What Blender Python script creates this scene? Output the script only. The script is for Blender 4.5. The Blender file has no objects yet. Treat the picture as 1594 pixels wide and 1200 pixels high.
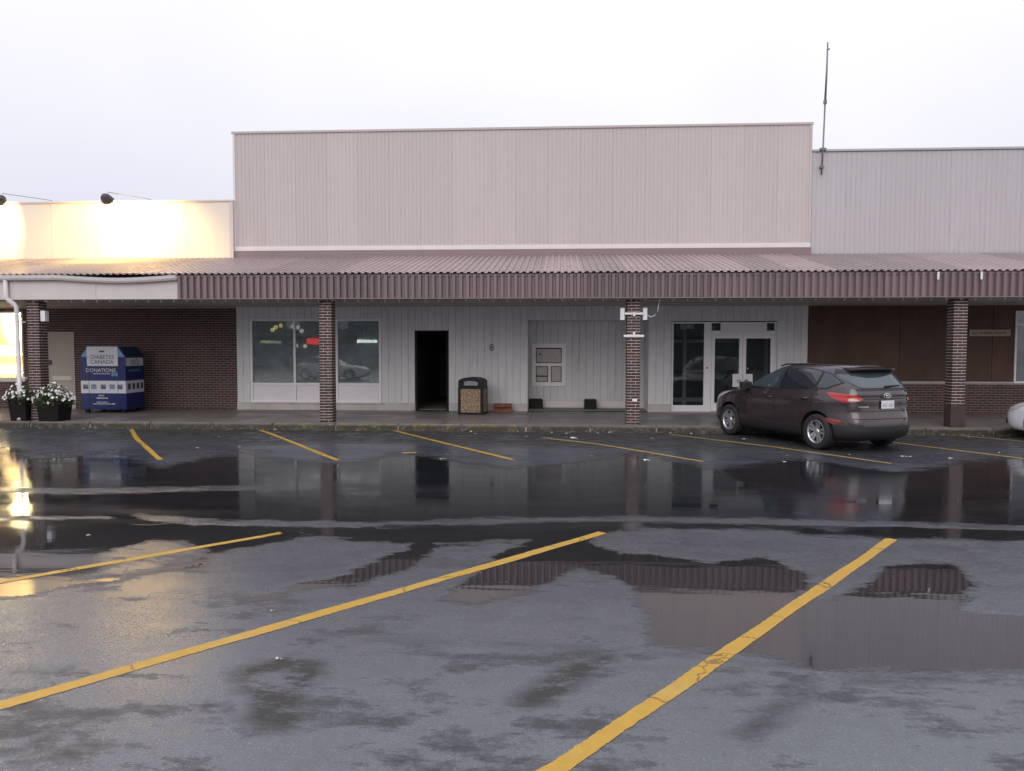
import bpy, bmesh, math, random
import numpy as np
from mathutils import Vector, Matrix
random.seed(7); rng = np.random.default_rng(7)
R = math.radians
SC = bpy.context.scene
COL = SC.collection

# ------------------------------------------------------------------ camera
FPX, PITCH, ROLL, YAW, CAMH = 1184.97, 0.05048, 0.00115, 0.06086, 1.959
PW, PH = 1594, 1200
_f0 = np.array([-math.sin(YAW), math.cos(YAW), 0]); _r0 = np.array([math.cos(YAW), math.sin(YAW), 0]); _u0 = np.array([0, 0, 1.0])
CF = _f0*math.cos(PITCH) - _u0*math.sin(PITCH); _u1 = _u0*math.cos(PITCH) + _f0*math.sin(PITCH)
CR = _r0*math.cos(ROLL) + _u1*math.sin(ROLL); CU = _u1*math.cos(ROLL) - _r0*math.sin(ROLL)
cd = bpy.data.cameras.new('camera'); cam = bpy.data.objects.new('camera', cd); COL.objects.link(cam)
cd.sensor_width = 36; cd.lens = FPX/PW*36; cd.clip_start = .05; cd.clip_end = 3000
M = Matrix([[CR[i], CU[i], -CF[i], (0, 0, CAMH)[i]] for i in range(3)] + [[0, 0, 0, 1]])
cam.matrix_world = M
SC.camera = cam

def gp(px, py, z=0.0):
    """point of the level plane z that the photograph shows at a pixel"""
    d = CF + CR*(px-PW/2)/FPX - CU*(py-PH/2)/FPX
    t = (z-CAMH)/d[2]
    return (t*d[0], t*d[1])

# ------------------------------------------------------------------ sky, sun, exposure
SUN_EL, SUN_AZ = R(29), R(196)          # behind the camera, a little to its left
wd = bpy.data.worlds.new('World'); SC.world = wd; wd.use_nodes = True
nt = wd.node_tree; nt.nodes.clear()
sky = nt.nodes.new('ShaderNodeTexSky'); sky.sky_type = 'NISHITA'; sky.sun_disc = False
sky.sun_elevation = SUN_EL; sky.sun_rotation = SUN_AZ; sky.air_density = 1.0; sky.dust_density = 4.0
tc = nt.nodes.new('ShaderNodeTexCoord')
cn = nt.nodes.new('ShaderNodeTexNoise'); cn.inputs['Scale'].default_value = 1.6; cn.inputs['Detail'].default_value = 3; cn.inputs['Roughness'].default_value = .45
nt.links.new(tc.outputs['Generated'], cn.inputs['Vector'])
cr = nt.nodes.new('ShaderNodeValToRGB')
cr.color_ramp.elements[0].position = .32; cr.color_ramp.elements[0].color = (8.5, 8.45, 10.4, 1)
cr.color_ramp.elements[1].position = .66; cr.color_ramp.elements[1].color = (10.4, 10.25, 10.5, 1)
nt.links.new(cn.outputs['Fac'], cr.inputs['Fac'])
mx = nt.nodes.new('ShaderNodeMixRGB'); mx.inputs[0].default_value = .9
nt.links.new(sky.outputs[0], mx.inputs[1]); nt.links.new(cr.outputs[0], mx.inputs[2])
bg = nt.nodes.new('ShaderNodeBackground'); bg.inputs['Strength'].default_value = .095
# an overcast dome grows brighter from the skyline to the zenith
sx_ = nt.nodes.new('ShaderNodeSeparateXYZ'); nt.links.new(tc.outputs['Generated'], sx_.inputs[0])
mr = nt.nodes.new('ShaderNodeMapRange'); mr.inputs['From Min'].default_value = 0; mr.inputs['From Max'].default_value = 1; mr.inputs['To Min'].default_value = .87; mr.inputs['To Max'].default_value = 1.65
nt.links.new(sx_.outputs['Z'], mr.inputs['Value'])
ml = nt.nodes.new('ShaderNodeVectorMath'); ml.operation = 'SCALE'; nt.links.new(mx.outputs[0], ml.inputs[0]); nt.links.new(mr.outputs[0], ml.inputs['Scale'])
nt.links.new(ml.outputs[0], bg.inputs['Color'])
wo = nt.nodes.new('ShaderNodeOutputWorld'); nt.links.new(bg.outputs[0], wo.inputs[0])
sd = bpy.data.lights.new('sun', 'SUN'); sd.energy = .8; sd.angle = R(40); sd.color = (1, .95, .93)
so = bpy.data.objects.new('sun', sd); COL.objects.link(so)
# sun_rotation is measured clockwise from +Y seen from above
sv = Vector((math.sin(SUN_AZ)*math.cos(SUN_EL), math.cos(SUN_AZ)*math.cos(SUN_EL), math.sin(SUN_EL)))
so.rotation_euler = sv.to_track_quat('Z', 'Y').to_euler(); so.location = (0, -10, 30)
SC.view_settings.view_transform = 'Standard'; SC.view_settings.look = 'None'
SC.view_settings.exposure = 0.0; SC.view_settings.gamma = 1.0; SC.view_settings.use_curve_mapping = False

# ------------------------------------------------------------------ materials
def newmat(name):
    m = bpy.data.materials.new(name); m.use_nodes = True
    n = m.node_tree.nodes; b = n['Principled BSDF']
    return m, m.node_tree, b
def node(t, typ, **kw):
    n = t.nodes.new(typ)
    for k, v in kw.items():
        if k in n.inputs: n.inputs[k].default_value = v
        else: setattr(n, k, v)
    return n
def ramp(t, fac, stops):
    r = t.nodes.new('ShaderNodeValToRGB'); e = r.color_ramp.elements
    while len(e) < len(stops): e.new(.5)
    for i, (p, c) in enumerate(stops):
        e[i].position = p; e[i].color = (c, c, c, 1) if isinstance(c, (int, float)) else (*c, 1)
    t.links.new(fac, r.inputs['Fac']); return r.outputs['Color']
def mixc(t, fac, a, b, mode='MIX'):
    m = t.nodes.new('ShaderNodeMixRGB'); m.blend_type = mode
    for i, v in ((0, fac), (1, a), (2, b)):
        if hasattr(v, 'is_linked'): t.links.new(v, m.inputs[i])
        elif isinstance(v, (int, float)): m.inputs[i].default_value = v if i == 0 else (v, v, v, 1)
        else: m.inputs[i].default_value = (*v, 1)
    return m.outputs[0]
def math_(t, op, a, b=0.0, clamp=False):
    m = t.nodes.new('ShaderNodeMath'); m.operation = op; m.use_clamp = clamp
    for i, v in ((0, a), (1, b)):
        if hasattr(v, 'is_linked'): t.links.new(v, m.inputs[i])
        else: m.inputs[i].default_value = v
    return m.outputs[0]
def wpos(t, scale=(1, 1, 1)):
    g = t.nodes.new('ShaderNodeNewGeometry'); m = t.nodes.new('ShaderNodeMapping')
    m.inputs['Scale'].default_value = scale; t.links.new(g.outputs['Position'], m.inputs['Vector']); return m.outputs[0]
def noise(t, scale, detail=4, rough=.55, sc=(1, 1, 1), vec=None):
    n = node(t, 'ShaderNodeTexNoise', Scale=scale, Detail=detail, Roughness=rough)
    t.links.new(vec if vec is not None else wpos(t, sc), n.inputs['Vector']); return n.outputs['Fac']
def bump(t, b, h, dist, strength=1.0):
    n = node(t, 'ShaderNodeBump', Strength=strength, Distance=dist); t.links.new(h, n.inputs['Height'])
    t.links.new(n.outputs[0], b.inputs['Normal'])

def simple(name, col, rough=.6, metal=0.0, var=.12, scale=3.0, bmp=0.0, bscale=60, streak=False, spec=.5, coat=0.0, rvar=.1, rnd=0.0):
    """painted, moulded or cast surface: base colour with uneven weathering, varied gloss, fine relief"""
    m, t, b = newmat(name)
    sc = (1, 1, .12) if streak else (1, 1, 1)
    f = noise(t, scale, 5, .6, sc)
    c = mixc(t, f, tuple(x*(1-var) for x in col), tuple(min(1, x*(1+var)) for x in col))
    if rnd:
        oi = t.nodes.new('ShaderNodeObjectInfo'); c = mixc(t, rnd, c, mixc(t, oi.outputs['Random'], (.05, .05, .05), (1, 1, 1)), 'OVERLAY')
    t.links.new(c, b.inputs['Base Color'])
    rr = ramp(t, noise(t, scale*2.3, 4), [(.3, max(.02, rough-rvar)), (.7, min(1, rough+rvar))]); t.links.new(rr, b.inputs['Roughness'])
    b.inputs['Metallic'].default_value = metal; b.inputs['Specular IOR Level'].default_value = spec
    if coat: b.inputs['Coat Weight'].default_value = coat; b.inputs['Coat Roughness'].default_value = .04
    if bmp: bump(t, b, noise(t, bscale, 3), bmp)
    return m
def emit(name, col, s):
    m, t, b = newmat(name); b.inputs['Base Color'].default_value = (*col, 1)
    b.inputs['Emission Color'].default_value = (*col, 1); b.inputs['Emission Strength'].default_value = s; return m

MT = {}
def asphalt():
    m, t, b = newmat('wet_asphalt')
    def attr(n):
        a = t.nodes.new('ShaderNodeAttribute'); a.attribute_name = n; return a.outputs['Fac']
    pud, dry = attr('puddle'), attr('dry')
    n1 = noise(t, 1.1, 6, .6, (.30, 1, 1)); n2 = noise(t, 7, 5, .65, (.4, 1, 1)); n3 = noise(t, 38, 4, .7)
    e = math_(t, 'MULTIPLY', math_(t, 'SUBTRACT', n1, .5), .75)
    e = math_(t, 'ADD', e, math_(t, 'MULTIPLY', math_(t, 'SUBTRACT', n2, .5), .62))
    e = math_(t, 'ADD', e, math_(t, 'MULTIPLY', math_(t, 'SUBTRACT', n3, .5), .34))
    lvl = math_(t, 'ADD', pud, e)
    w = ramp(t, math_(t, 'ADD', math_(t, 'MULTIPLY', lvl, 2.2), .5, True), [(.30, 0.0), (.62, 1.0)])       # 1 = standing water
    d = ramp(t, math_(t, 'ADD', math_(t, 'ADD', dry, e), .5, True), [(.34, 0.0), (.80, 1.0)])
    d = math_(t, 'MULTIPLY', d, ramp(t, noise(t, 5.0, 8, .78, (.45, 1, 1)), [(.42, .1), (.52, 1.0)]))
    vor = node(t, 'ShaderNodeTexVoronoi', Scale=95.0); t.links.new(wpos(t), vor.inputs['Vector'])
    grain = vor.outputs['Distance']
    fleck = node(t, 'ShaderNodeTexVoronoi', Scale=150.0); t.links.new(wpos(t), fleck.inputs['Vector'])
    sp = t.nodes.new('ShaderNodeSeparateXYZ'); t.links.new(fleck.outputs['Color'], sp.inputs[0])
    agg = mixc(t, vor.outputs['Color'], (.020, .023, .030), (.072, .077, .092))
    big = noise(t, .45, 5, .65)
    base = mixc(t, big, (.024, .028, .038), (.058, .064, .080))
    base = mixc(t, .5, base, agg)
    base = mixc(t, ramp(t, sp.outputs[0], [(.95, 0.0), (.97, .6)]), base, (.17, .17, .18))
    base = mixc(t, ramp(t, noise(t, 4.5, 6, .7), [(.46, .0), (.70, .45)]), base, (.020, .020, .022))
    base = mixc(t, d, base, (.034, .032, .028))
    base = mixc(t, w, base, (.014, .015, .017))
    t.links.new(base, b.inputs['Base Color'])
    bl = noise(t, 1.0, 9, .74, (.55, 1, 1))
    bl2 = noise(t, 4.5, 10, .8, (.45, 1, 1))
    worn = ramp(t, math_(t, 'ADD', math_(t, 'MULTIPLY', bl, .62), math_(t, 'MULTIPLY', bl2, .38)), [(.515, 0.0), (.565, 1.0)])      # coarse bare patches that shed the water film
    worn = math_(t, 'MULTIPLY', worn, math_(t, 'SUBTRACT', 1.0, w, True))
    stone = ramp(t, grain, [(.15, 0.0), (.6, 1.0)])
    base = mixc(t, math_(t, 'MULTIPLY', worn, .75), base, mixc(t, vor.outputs['Color'], (.018, .017, .017), (.055, .050, .046)))
    t.links.new(base, b.inputs['Base Color'])
    film = ramp(t, noise(t, .7, 6, .7, (.5, 1, 1)), [(.32, .12), (.50, .19), (.64, .28)])
    film = mixc(t, math_(t, 'MULTIPLY', worn, .8), film, (.46, .46, .46))
    film = mixc(t, math_(t, 'MULTIPLY', stone, .30), film, (.50, .50, .50))
    film = mixc(t, d, film, (.55, .55, .55))
    rough = mixc(t, w, film, mixc(t, ramp(t, noise(t, 1.3, 5, .6, (.4, 1, 1)), [(.35, 0.0), (.65, 1.0)]), (.03, .03, .03), mixc(t, attr('thin'), (.06, .06, .06), (.17, .17, .17))))
    t.links.new(rough, b.inputs['Roughness'])
    b.inputs['IOR'].default_value = 2.1; b.inputs['Specular Tint'].default_value = (.88, .94, 1, 1)
    shed = math_(t, 'MULTIPLY', math_(t, 'MAXIMUM', math_(t, 'MULTIPLY', worn, .85), d), math_(t, 'SUBTRACT', 1.0, w, True))
    t.links.new(ramp(t, shed, [(0, .5), (1, .11)]), b.inputs['Specular IOR Level'])
    # chippings stand out of the film, water lies flat with the faintest ripple
    hgt = math_(t, 'ADD', math_(t, 'MULTIPLY', grain, .6), math_(t, 'MULTIPLY', noise(t, 60, 4, .7), .7))
    dryness = math_(t, 'SUBTRACT', 1.0, w, True)
    hh = math_(t, 'ADD', math_(t, 'MULTIPLY', hgt, math_(t, 'MULTIPLY', dryness, math_(t, 'ADD', .0009, math_(t, 'MULTIPLY', worn, .0016)))),
               math_(t, 'MULTIPLY', noise(t, 5, 2, .5, (.35, 1, 1)), .0011))
    hh = math_(t, 'ADD', hh, math_(t, 'MULTIPLY', noise(t, 2.0, 3, .5), math_(t, 'MULTIPLY', dryness, .004)))
    bump(t, b, hh, 1.0, .85)
    return m
def brickmat(name, island):
    m, t, b = newmat(name)
    if island:
        g = t.nodes.new('ShaderNodeNewGeometry'); r = g.outputs['Random Per Island']
    else:
        o = t.nodes.new('ShaderNodeObjectInfo'); r = o.outputs['Random']
    c = ramp(t, r, [(0, (.035, .019, .018)), (.35, (.075, .032, .028)), (.7, (.105, .042, .034)), (1, (.055, .033, .034))])
    c = mixc(t, math_(t, 'MULTIPLY', noise(t, 28, 5, .7), .55), c, (.035, .025, .024))
    t.links.new(c, b.inputs['Base Color']); b.inputs['Roughness'].default_value = .75
    bump(t, b, noise(t, 90, 4), .003, .8)
    return m
def glassmat(name, film=.10, refl=1.9, tint=(.55, .62, .62), fcol=(.20, .25, .27)):
    m, t, b = newmat(name)
    out = t.nodes['Material Output']
    tr = node(t, 'ShaderNodeBsdfTransparent'); tr.inputs[0].default_value = (*tint, 1)
    gl = node(t, 'ShaderNodeBsdfGlossy', Roughness=.012); gl.inputs[0].default_value = (1, 1, 1, 1)
    fr = node(t, 'ShaderNodeFresnel', IOR=1.62)
    bb = node(t, 'ShaderNodeBump', Strength=.12, Distance=.004); t.links.new(noise(t, .9, 2), bb.inputs['Height']); t.links.new(bb.outputs[0], gl.inputs['Normal'])
    m1 = t.nodes.new('ShaderNodeMixShader'); t.links.new(math_(t, 'MULTIPLY', fr.outputs[0], refl, True), m1.inputs[0])
    t.links.new(tr.outputs[0], m1.inputs[1]); t.links.new(gl.outputs[0], m1.inputs[2])
    df = node(t, 'ShaderNodeBsdfDiffuse'); df.inputs[0].default_value = (*fcol, 1)
    m2 = t.nodes.new('ShaderNodeMixShader')
    t.links.new(ramp(t, noise(t, 1.7, 5), [(.3, film*.6), (.7, min(1, film*1.5))]), m2.inputs[0])
    t.links.new(m1.outputs[0], m2.inputs[1]); t.links.new(df.outputs[0], m2.inputs[2]); t.links.new(m2.outputs[0], out.inputs['Surface'])
    return m
def paintline(name, col, wear):
    m, t, b = newmat(name); out = t.nodes['Material Output']
    f = noise(t, 9, 6, .7); g = noise(t, 70, 4, .7)
    c = mixc(t, f, tuple(x*.70 for x in col), tuple(min(1, x*1.15) for x in col)); c = mixc(t, ramp(t, noise(t, 1.3, 4), [(.55, 0.0), (.75, .45)]), c, (.52, .42, .17)); c = mixc(t, math_(t, 'MULTIPLY', g, .35), c, (.12, .09, .04))
    t.links.new(c, b.inputs['Base Color']); b.inputs['Roughness'].default_value = .42; b.inputs['IOR'].default_value = 1.45
    bump(t, b, noise(t, 80, 4), .0025, .8)
    tr = node(t, 'ShaderNodeBsdfTransparent'); ms = t.nodes.new('ShaderNodeMixShader')
    u = t.nodes.new('ShaderNodeAttribute'); u.attribute_name = 'edge'
    k = math_(t, 'ADD', math_(t, 'ADD', math_(t, 'MULTIPLY', noise(t, 22, 5, .75), .8), math_(t, 'MULTIPLY', noise(t, 140, 3, .7), .45)), math_(t, 'MULTIPLY', u.outputs['Fac'], .8))
    vc = node(t, 'ShaderNodeTexVoronoi', Scale=.9); vc.feature = 'DISTANCE_TO_EDGE'
    wv_ = t.nodes.new('ShaderNodeVectorMath'); wv_.operation = 'ADD'; nz = node(t, 'ShaderNodeTexNoise', Scale=6.0, Detail=5.0); t.links.new(wpos(t), nz.inputs['Vector'])
    ns_ = t.nodes.new('ShaderNodeVectorMath'); ns_.operation = 'SCALE'; ns_.inputs['Scale'].default_value = .25; t.links.new(nz.outputs['Color'], ns_.inputs[0])
    t.links.new(wpos(t), wv_.inputs[0]); t.links.new(ns_.outputs[0], wv_.inputs[1]); t.links.new(wv_.outputs[0], vc.inputs['Vector'])
    crack = ramp(t, vc.outputs['Distance'], [(.003, .35), (.010, 1.0)])
    t.links.new(math_(t, 'MULTIPLY', ramp(t, k, [(wear, 0.0), (wear+.07, 1.0)]), crack), ms.inputs[0])
    t.links.new(tr.outputs[0], ms.inputs[1]); t.links.new(b.outputs[0], ms.inputs[2]); t.links.new(ms.outputs[0], out.inputs['Surface'])
    return m
def kerbmat(name, yellow):
    m, t, b = newmat(name)
    c = mixc(t, noise(t, 3, 6, .65), (.13, .115, .105), (.26, .235, .22))
    c = mixc(t, ramp(t, noise(t, 14, 5, .7), [(.5, 0.0), (.7, .7)]), c, (.07, .06, .045))
    if yellow:
        c = mixc(t, ramp(t, noise(t, 5, 6, .75), [(.50, 0.0), (.60, .85)]), c, (.34, .25, .05))
    g = t.nodes.new('ShaderNodeNewGeometry'); s = t.nodes.new('ShaderNodeSeparateXYZ'); t.links.new(g.outputs['Position'], s.inputs[0])
    moss = math_(t, 'MULTIPLY', ramp(t, s.outputs['Z'], [(.09, 1.0), (.145, 0.0)]), ramp(t, noise(t, 9, 5, .7), [(.25, 0.0), (.5, 1.0)]))
    c = mixc(t, moss, c, (.040, .036, .018))
    t.links.new(c, b.inputs['Base Color']); b.inputs['Roughness'].default_value = .55
    bump(t, b, noise(t, 45, 5), .006, .8)
    return m
def walkmat():
    m, t, b = newmat('damp_concrete')
    o = t.nodes.new('ShaderNodeObjectInfo')
    c = mixc(t, noise(t, 2.2, 6, .65), (.12, .11, .105), (.25, .23, .22))
    c = mixc(t, math_(t, 'MULTIPLY', o.outputs['Random'], .35), c, (.20, .185, .17))
    c = mixc(t, ramp(t, noise(t, 30, 4), [(.55, 0.0), (.72, .6)]), c, (.05, .045, .042))
    t.links.new(c, b.inputs['Base Color'])
    t.links.new(ramp(t, noise(t, 1.1, 4), [(.35, .28), (.65, .62)]), b.inputs['Roughness'])
    bump(t, b, noise(t, 70, 4), .003, .7)
    return m
def sidingmat(name, col, dirt=(.13, .12, .105), streakamt=.35):
    m, t, b = newmat(name)
    o = t.nodes.new('ShaderNodeObjectInfo')
    c = mixc(t, noise(t, 6, 6, .65, (1, 1, .08)), tuple(x*.86 for x in col), col)
    c = mixc(t, math_(t, 'MULTIPLY', o.outputs['Random'], .26), c, tuple(x*.72 for x in col))
    c = mixc(t, ramp(t, noise(t, 11, 6, .7, (1, 1, .10)), [(.52, 0.0), (.78, streakamt)]), c, dirt)
    t.links.new(c, b.inputs['Base Color']); b.inputs['Roughness'].default_value = .6
    bump(t, b, noise(t, 40, 5, .6, (1, 1, .06)), .0025, .7)
    return m
def woodpanel():
    m, t, b = newmat('brown_board')
    o = t.nodes.new('ShaderNodeObjectInfo')
    c = mixc(t, noise(t, 4, 6, .7, (1, 1, .15)), (.036, .015, .010), (.125, .050, .027))
    c = mixc(t, ramp(t, noise(t, 1.6, 5, .6), [(.45, 0.0), (.7, .6)]), c, (.12, .060, .030))
    c = mixc(t, math_(t, 'MULTIPLY', o.outputs['Random'], .3), c, (.05, .024, .018))
    t.links.new(c, b.inputs['Base Color']); b.inputs['Roughness'].default_value = .6
    bump(t, b, noise(t, 30, 5, .6, (1, 1, .08)), .003, .7)
    return m
def pebble():
    m, t, b = newmat('pebble_aggregate')
    v = node(t, 'ShaderNodeTexVoronoi', Scale=48.0); t.links.new(wpos(t), v.inputs['Vector'])
    s = t.nodes.new('ShaderNodeSeparateXYZ'); t.links.new(v.outputs['Color'], s.inputs[0])
    c = ramp(t, s.outputs[0], [(0, (.16, .10, .06)), (.4, (.36, .25, .15)), (.75, (.46, .36, .25)), (1, (.24, .13, .10))])
    c = mixc(t, ramp(t, v.outputs['Distance'], [(.45, 0.0), (.75, 1.0)]), c, (.10, .075, .05))
    t.links.new(c, b.inputs['Base Color']); b.inputs['Roughness'].default_value = .7
    bump(t, b, math_(t, 'SUBTRACT', 1.0, v.outputs['Distance']), .006)
    return m
MT['asphalt'] = asphalt(); MT['brick'] = brickmat('brown_brick', False); MT['brick_i'] = brickmat('brown_brick_far', True)
MT['mortar'] = simple('mortar', (.72, .65, .62), .85, var=.3, scale=14, bmp=.003)
MT['mortar_dark'] = simple('mortar_dark', (.38, .32, .30), .85, var=.35, scale=9, bmp=.003)
MT['window_glass'] = glassmat('dusty_window_glass', .40, 2.3, fcol=(.30, .345, .36))
MT['door_glass'] = glassmat('door_glass', .07, .6, (.75, .78, .78), (.15, .17, .19))
MT['shop_glass'] = glassmat('lit_shop_glass', .03, 1.0, (.95, .95, .93))
MT['line'] = paintline('yellow_line_paint', (.60, .35, .030), .80)
MT['line_old'] = paintline('faded_yellow_line_paint', (.50, .33, .08), .86)
MT['kerb'] = kerbmat('kerb_concrete', False); MT['kerb_y'] = kerbmat('kerb_faded_yellow', True)
MT['walk'] = walkmat()
MT['siding'] = sidingmat('grey_siding', (.74, .735, .735))
MT['clad'] = sidingmat('pinkish_cladding', (.60, .53, .51), (.38, .34, .33), .32)
MT['clad_grey'] = sidingmat('grey_cladding', (.53, .505, .515), (.34, .33, .33), .36)
MT['cream'] = simple('cream_panel', (.80, .72, .60), .5, var=.05, scale=1.2, streak=True)
MT['cream_trim'] = simple('cream_trim', (.66, .58, .53), .55, var=.1, scale=3)
MT['white_trim'] = simple('white_trim', (.74, .69, .67), .5, var=.08, scale=4, streak=True)
MT['white_frame'] = simple('white_frame', (.80, .79, .80), .4, var=.08, scale=6)
MT['white_panel'] = simple('white_panel', (.74, .72, .75), .45, var=.06, scale=2)
MT['plinth'] = simple('painted_plinth', (.50, .47, .44), .7, var=.28, scale=4, bmp=.004, bscale=30)
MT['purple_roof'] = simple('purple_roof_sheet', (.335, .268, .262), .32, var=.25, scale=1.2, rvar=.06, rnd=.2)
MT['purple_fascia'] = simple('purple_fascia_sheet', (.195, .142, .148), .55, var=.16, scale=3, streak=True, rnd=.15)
MT['purple_flash'] = simple('purple_flashing', (.24, .175, .185), .45, var=.12, scale=3)
MT['soffit'] = simple('soffit_board', (.40, .38, .35), .8, var=.25, scale=2.5)
MT['fascia_white'] = simple('cream_fascia_board', (.60, .55, .53), .55, var=.1, scale=2, streak=True)
MT['dark_gap'] = simple('dark_gap', (.02, .02, .02), .8, spec=.2)
MT['hatch_frame'] = simple('hatch_frame_paint', (.86, .83, .81), .5, var=.12, scale=5)
MT['hatch_panel'] = simple('hatch_panel_board', (.50, .46, .43), .6, var=.2, scale=5)
MT['interior'] = simple('dark_interior', (.22, .22, .20), .8, var=.3)
MT['interior_lit'] = simple('pale_interior', (.75, .68, .50), .7, var=.1)
MT['roofing'] = simple('roof_felt', (.10, .10, .10), .9, var=.2, bmp=.004)
MT['wood'] = woodpanel()
MT['beige_door'] = simple('beige_door_paint', (.40, .355, .315), .5, var=.1, scale=2)
MT['black_plastic'] = simple('black_plastic', (.011, .011, .012), .5, var=.2, scale=8, spec=.25)
MT['black_pot'] = simple('black_pot', (.012, .010, .010), .8, var=.25, scale=5, spec=.2)
MT['grey_metal'] = simple('grey_metal', (.20, .20, .21), .4, .7, var=.15, scale=10)
MT['flood_body'] = simple('flood_housing', (.09, .08, .085), .5, .3, var=.15)
MT['rust'] = simple('rusty_box', (.22, .085, .05), .8, var=.45, scale=14, bmp=.004)
MT['pebble'] = pebble()
MT['bin_blue'] = simple('bin_blue_paint', (.012, .022, .115), .38, var=.12, scale=4)
MT['bin_teal'] = simple('bin_teal_roof', (.015, .045, .095), .42, var=.15, scale=4)
MT['bin_white'] = simple('bin_white_panel', (.62, .62, .68), .42, var=.06, scale=4)
MT['ink'] = simple('dark_ink', (.06, .06, .075), .5)
MT['ink_white'] = simple('white_ink', (.62, .64, .70), .5)
MT['ink_blue'] = simple('pale_blue_ink', (.16, .34, .48), .5)
MT['leaf'] = simple('petunia_leaf', (.070, .105, .035), .55, var=.35, scale=20, rnd=.2)
MT['petal'] = simple('white_petal', (.72, .70, .68), .6, var=.1, scale=30)
MT['leaf_dead'] = simple('fallen_leaf', (.23, .15, .055), .7, var=.5, scale=25)
MT['litter'] = simple('paper_litter', (.60, .57, .53), .7, var=.2, scale=20)
MT['bark'] = simple('bark', (.07, .05, .04), .9, var=.3, scale=9, bmp=.01)
MT['tree_leaf'] = simple('tree_leaf', (.05, .085, .03), .6, var=.4, scale=3)
MT['opp_wall'] = simple('opposite_wall', (.15, .185, .18), .8, var=.15, scale=1)
MT['opp_trim'] = simple('opposite_trim', (.20, .22, .24), .7, var=.1)
# car
MT['car_paint'] = simple('brown_car_paint', (.058, .044, .045), .27, .55, var=.05, scale=2, rvar=.03, coat=1.0)
MT['white_paint'] = simple('white_car_paint', (.70, .70, .72), .35, 0, var=.04, coat=1.0)
MT['car_black'] = simple('black_trim', (.018, .018, .019), .55, var=.15, scale=9)
MT['tyre'] = simple('tyre_rubber', (.017, .017, .017), .75, var=.25, scale=14)
MT['alloy'] = simple('alloy', (.60, .60, .62), .28, .85, var=.08, scale=10)
MT['chrome'] = simple('chrome', (.75, .75, .77), .12, 1.0, var=.03, rvar=.02)
MT['seam'] = simple('panel_gap', (.006, .006, .006), .8)
def carglass(name, col):
    m, t, b = newmat(name); b.inputs['Base Color'].default_value = (*col, 1); b.inputs['Roughness'].default_value = .04
    b.inputs['IOR'].default_value = 1.75; t.links.new(mixc(t, noise(t, 3, 2), tuple(x*.7 for x in col), col), b.inputs['Base Color']); return m
MT['car_glass'] = carglass('tinted_car_glass', (.020, .026, .032)); MT['car_glass_l'] = carglass('clear_car_glass', (.050, .075, .080))
MT['lamp_red'] = carglass('red_lamp', (.52, .018, .015)); MT['lamp_clear'] = carglass('clear_lamp', (.55, .52, .50)); MT['reflector'] = carglass('red_reflector', (.24, .03, .015))
MT['plate'] = simple('number_plate', (.68, .68, .70), .4, var=.05)

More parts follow.
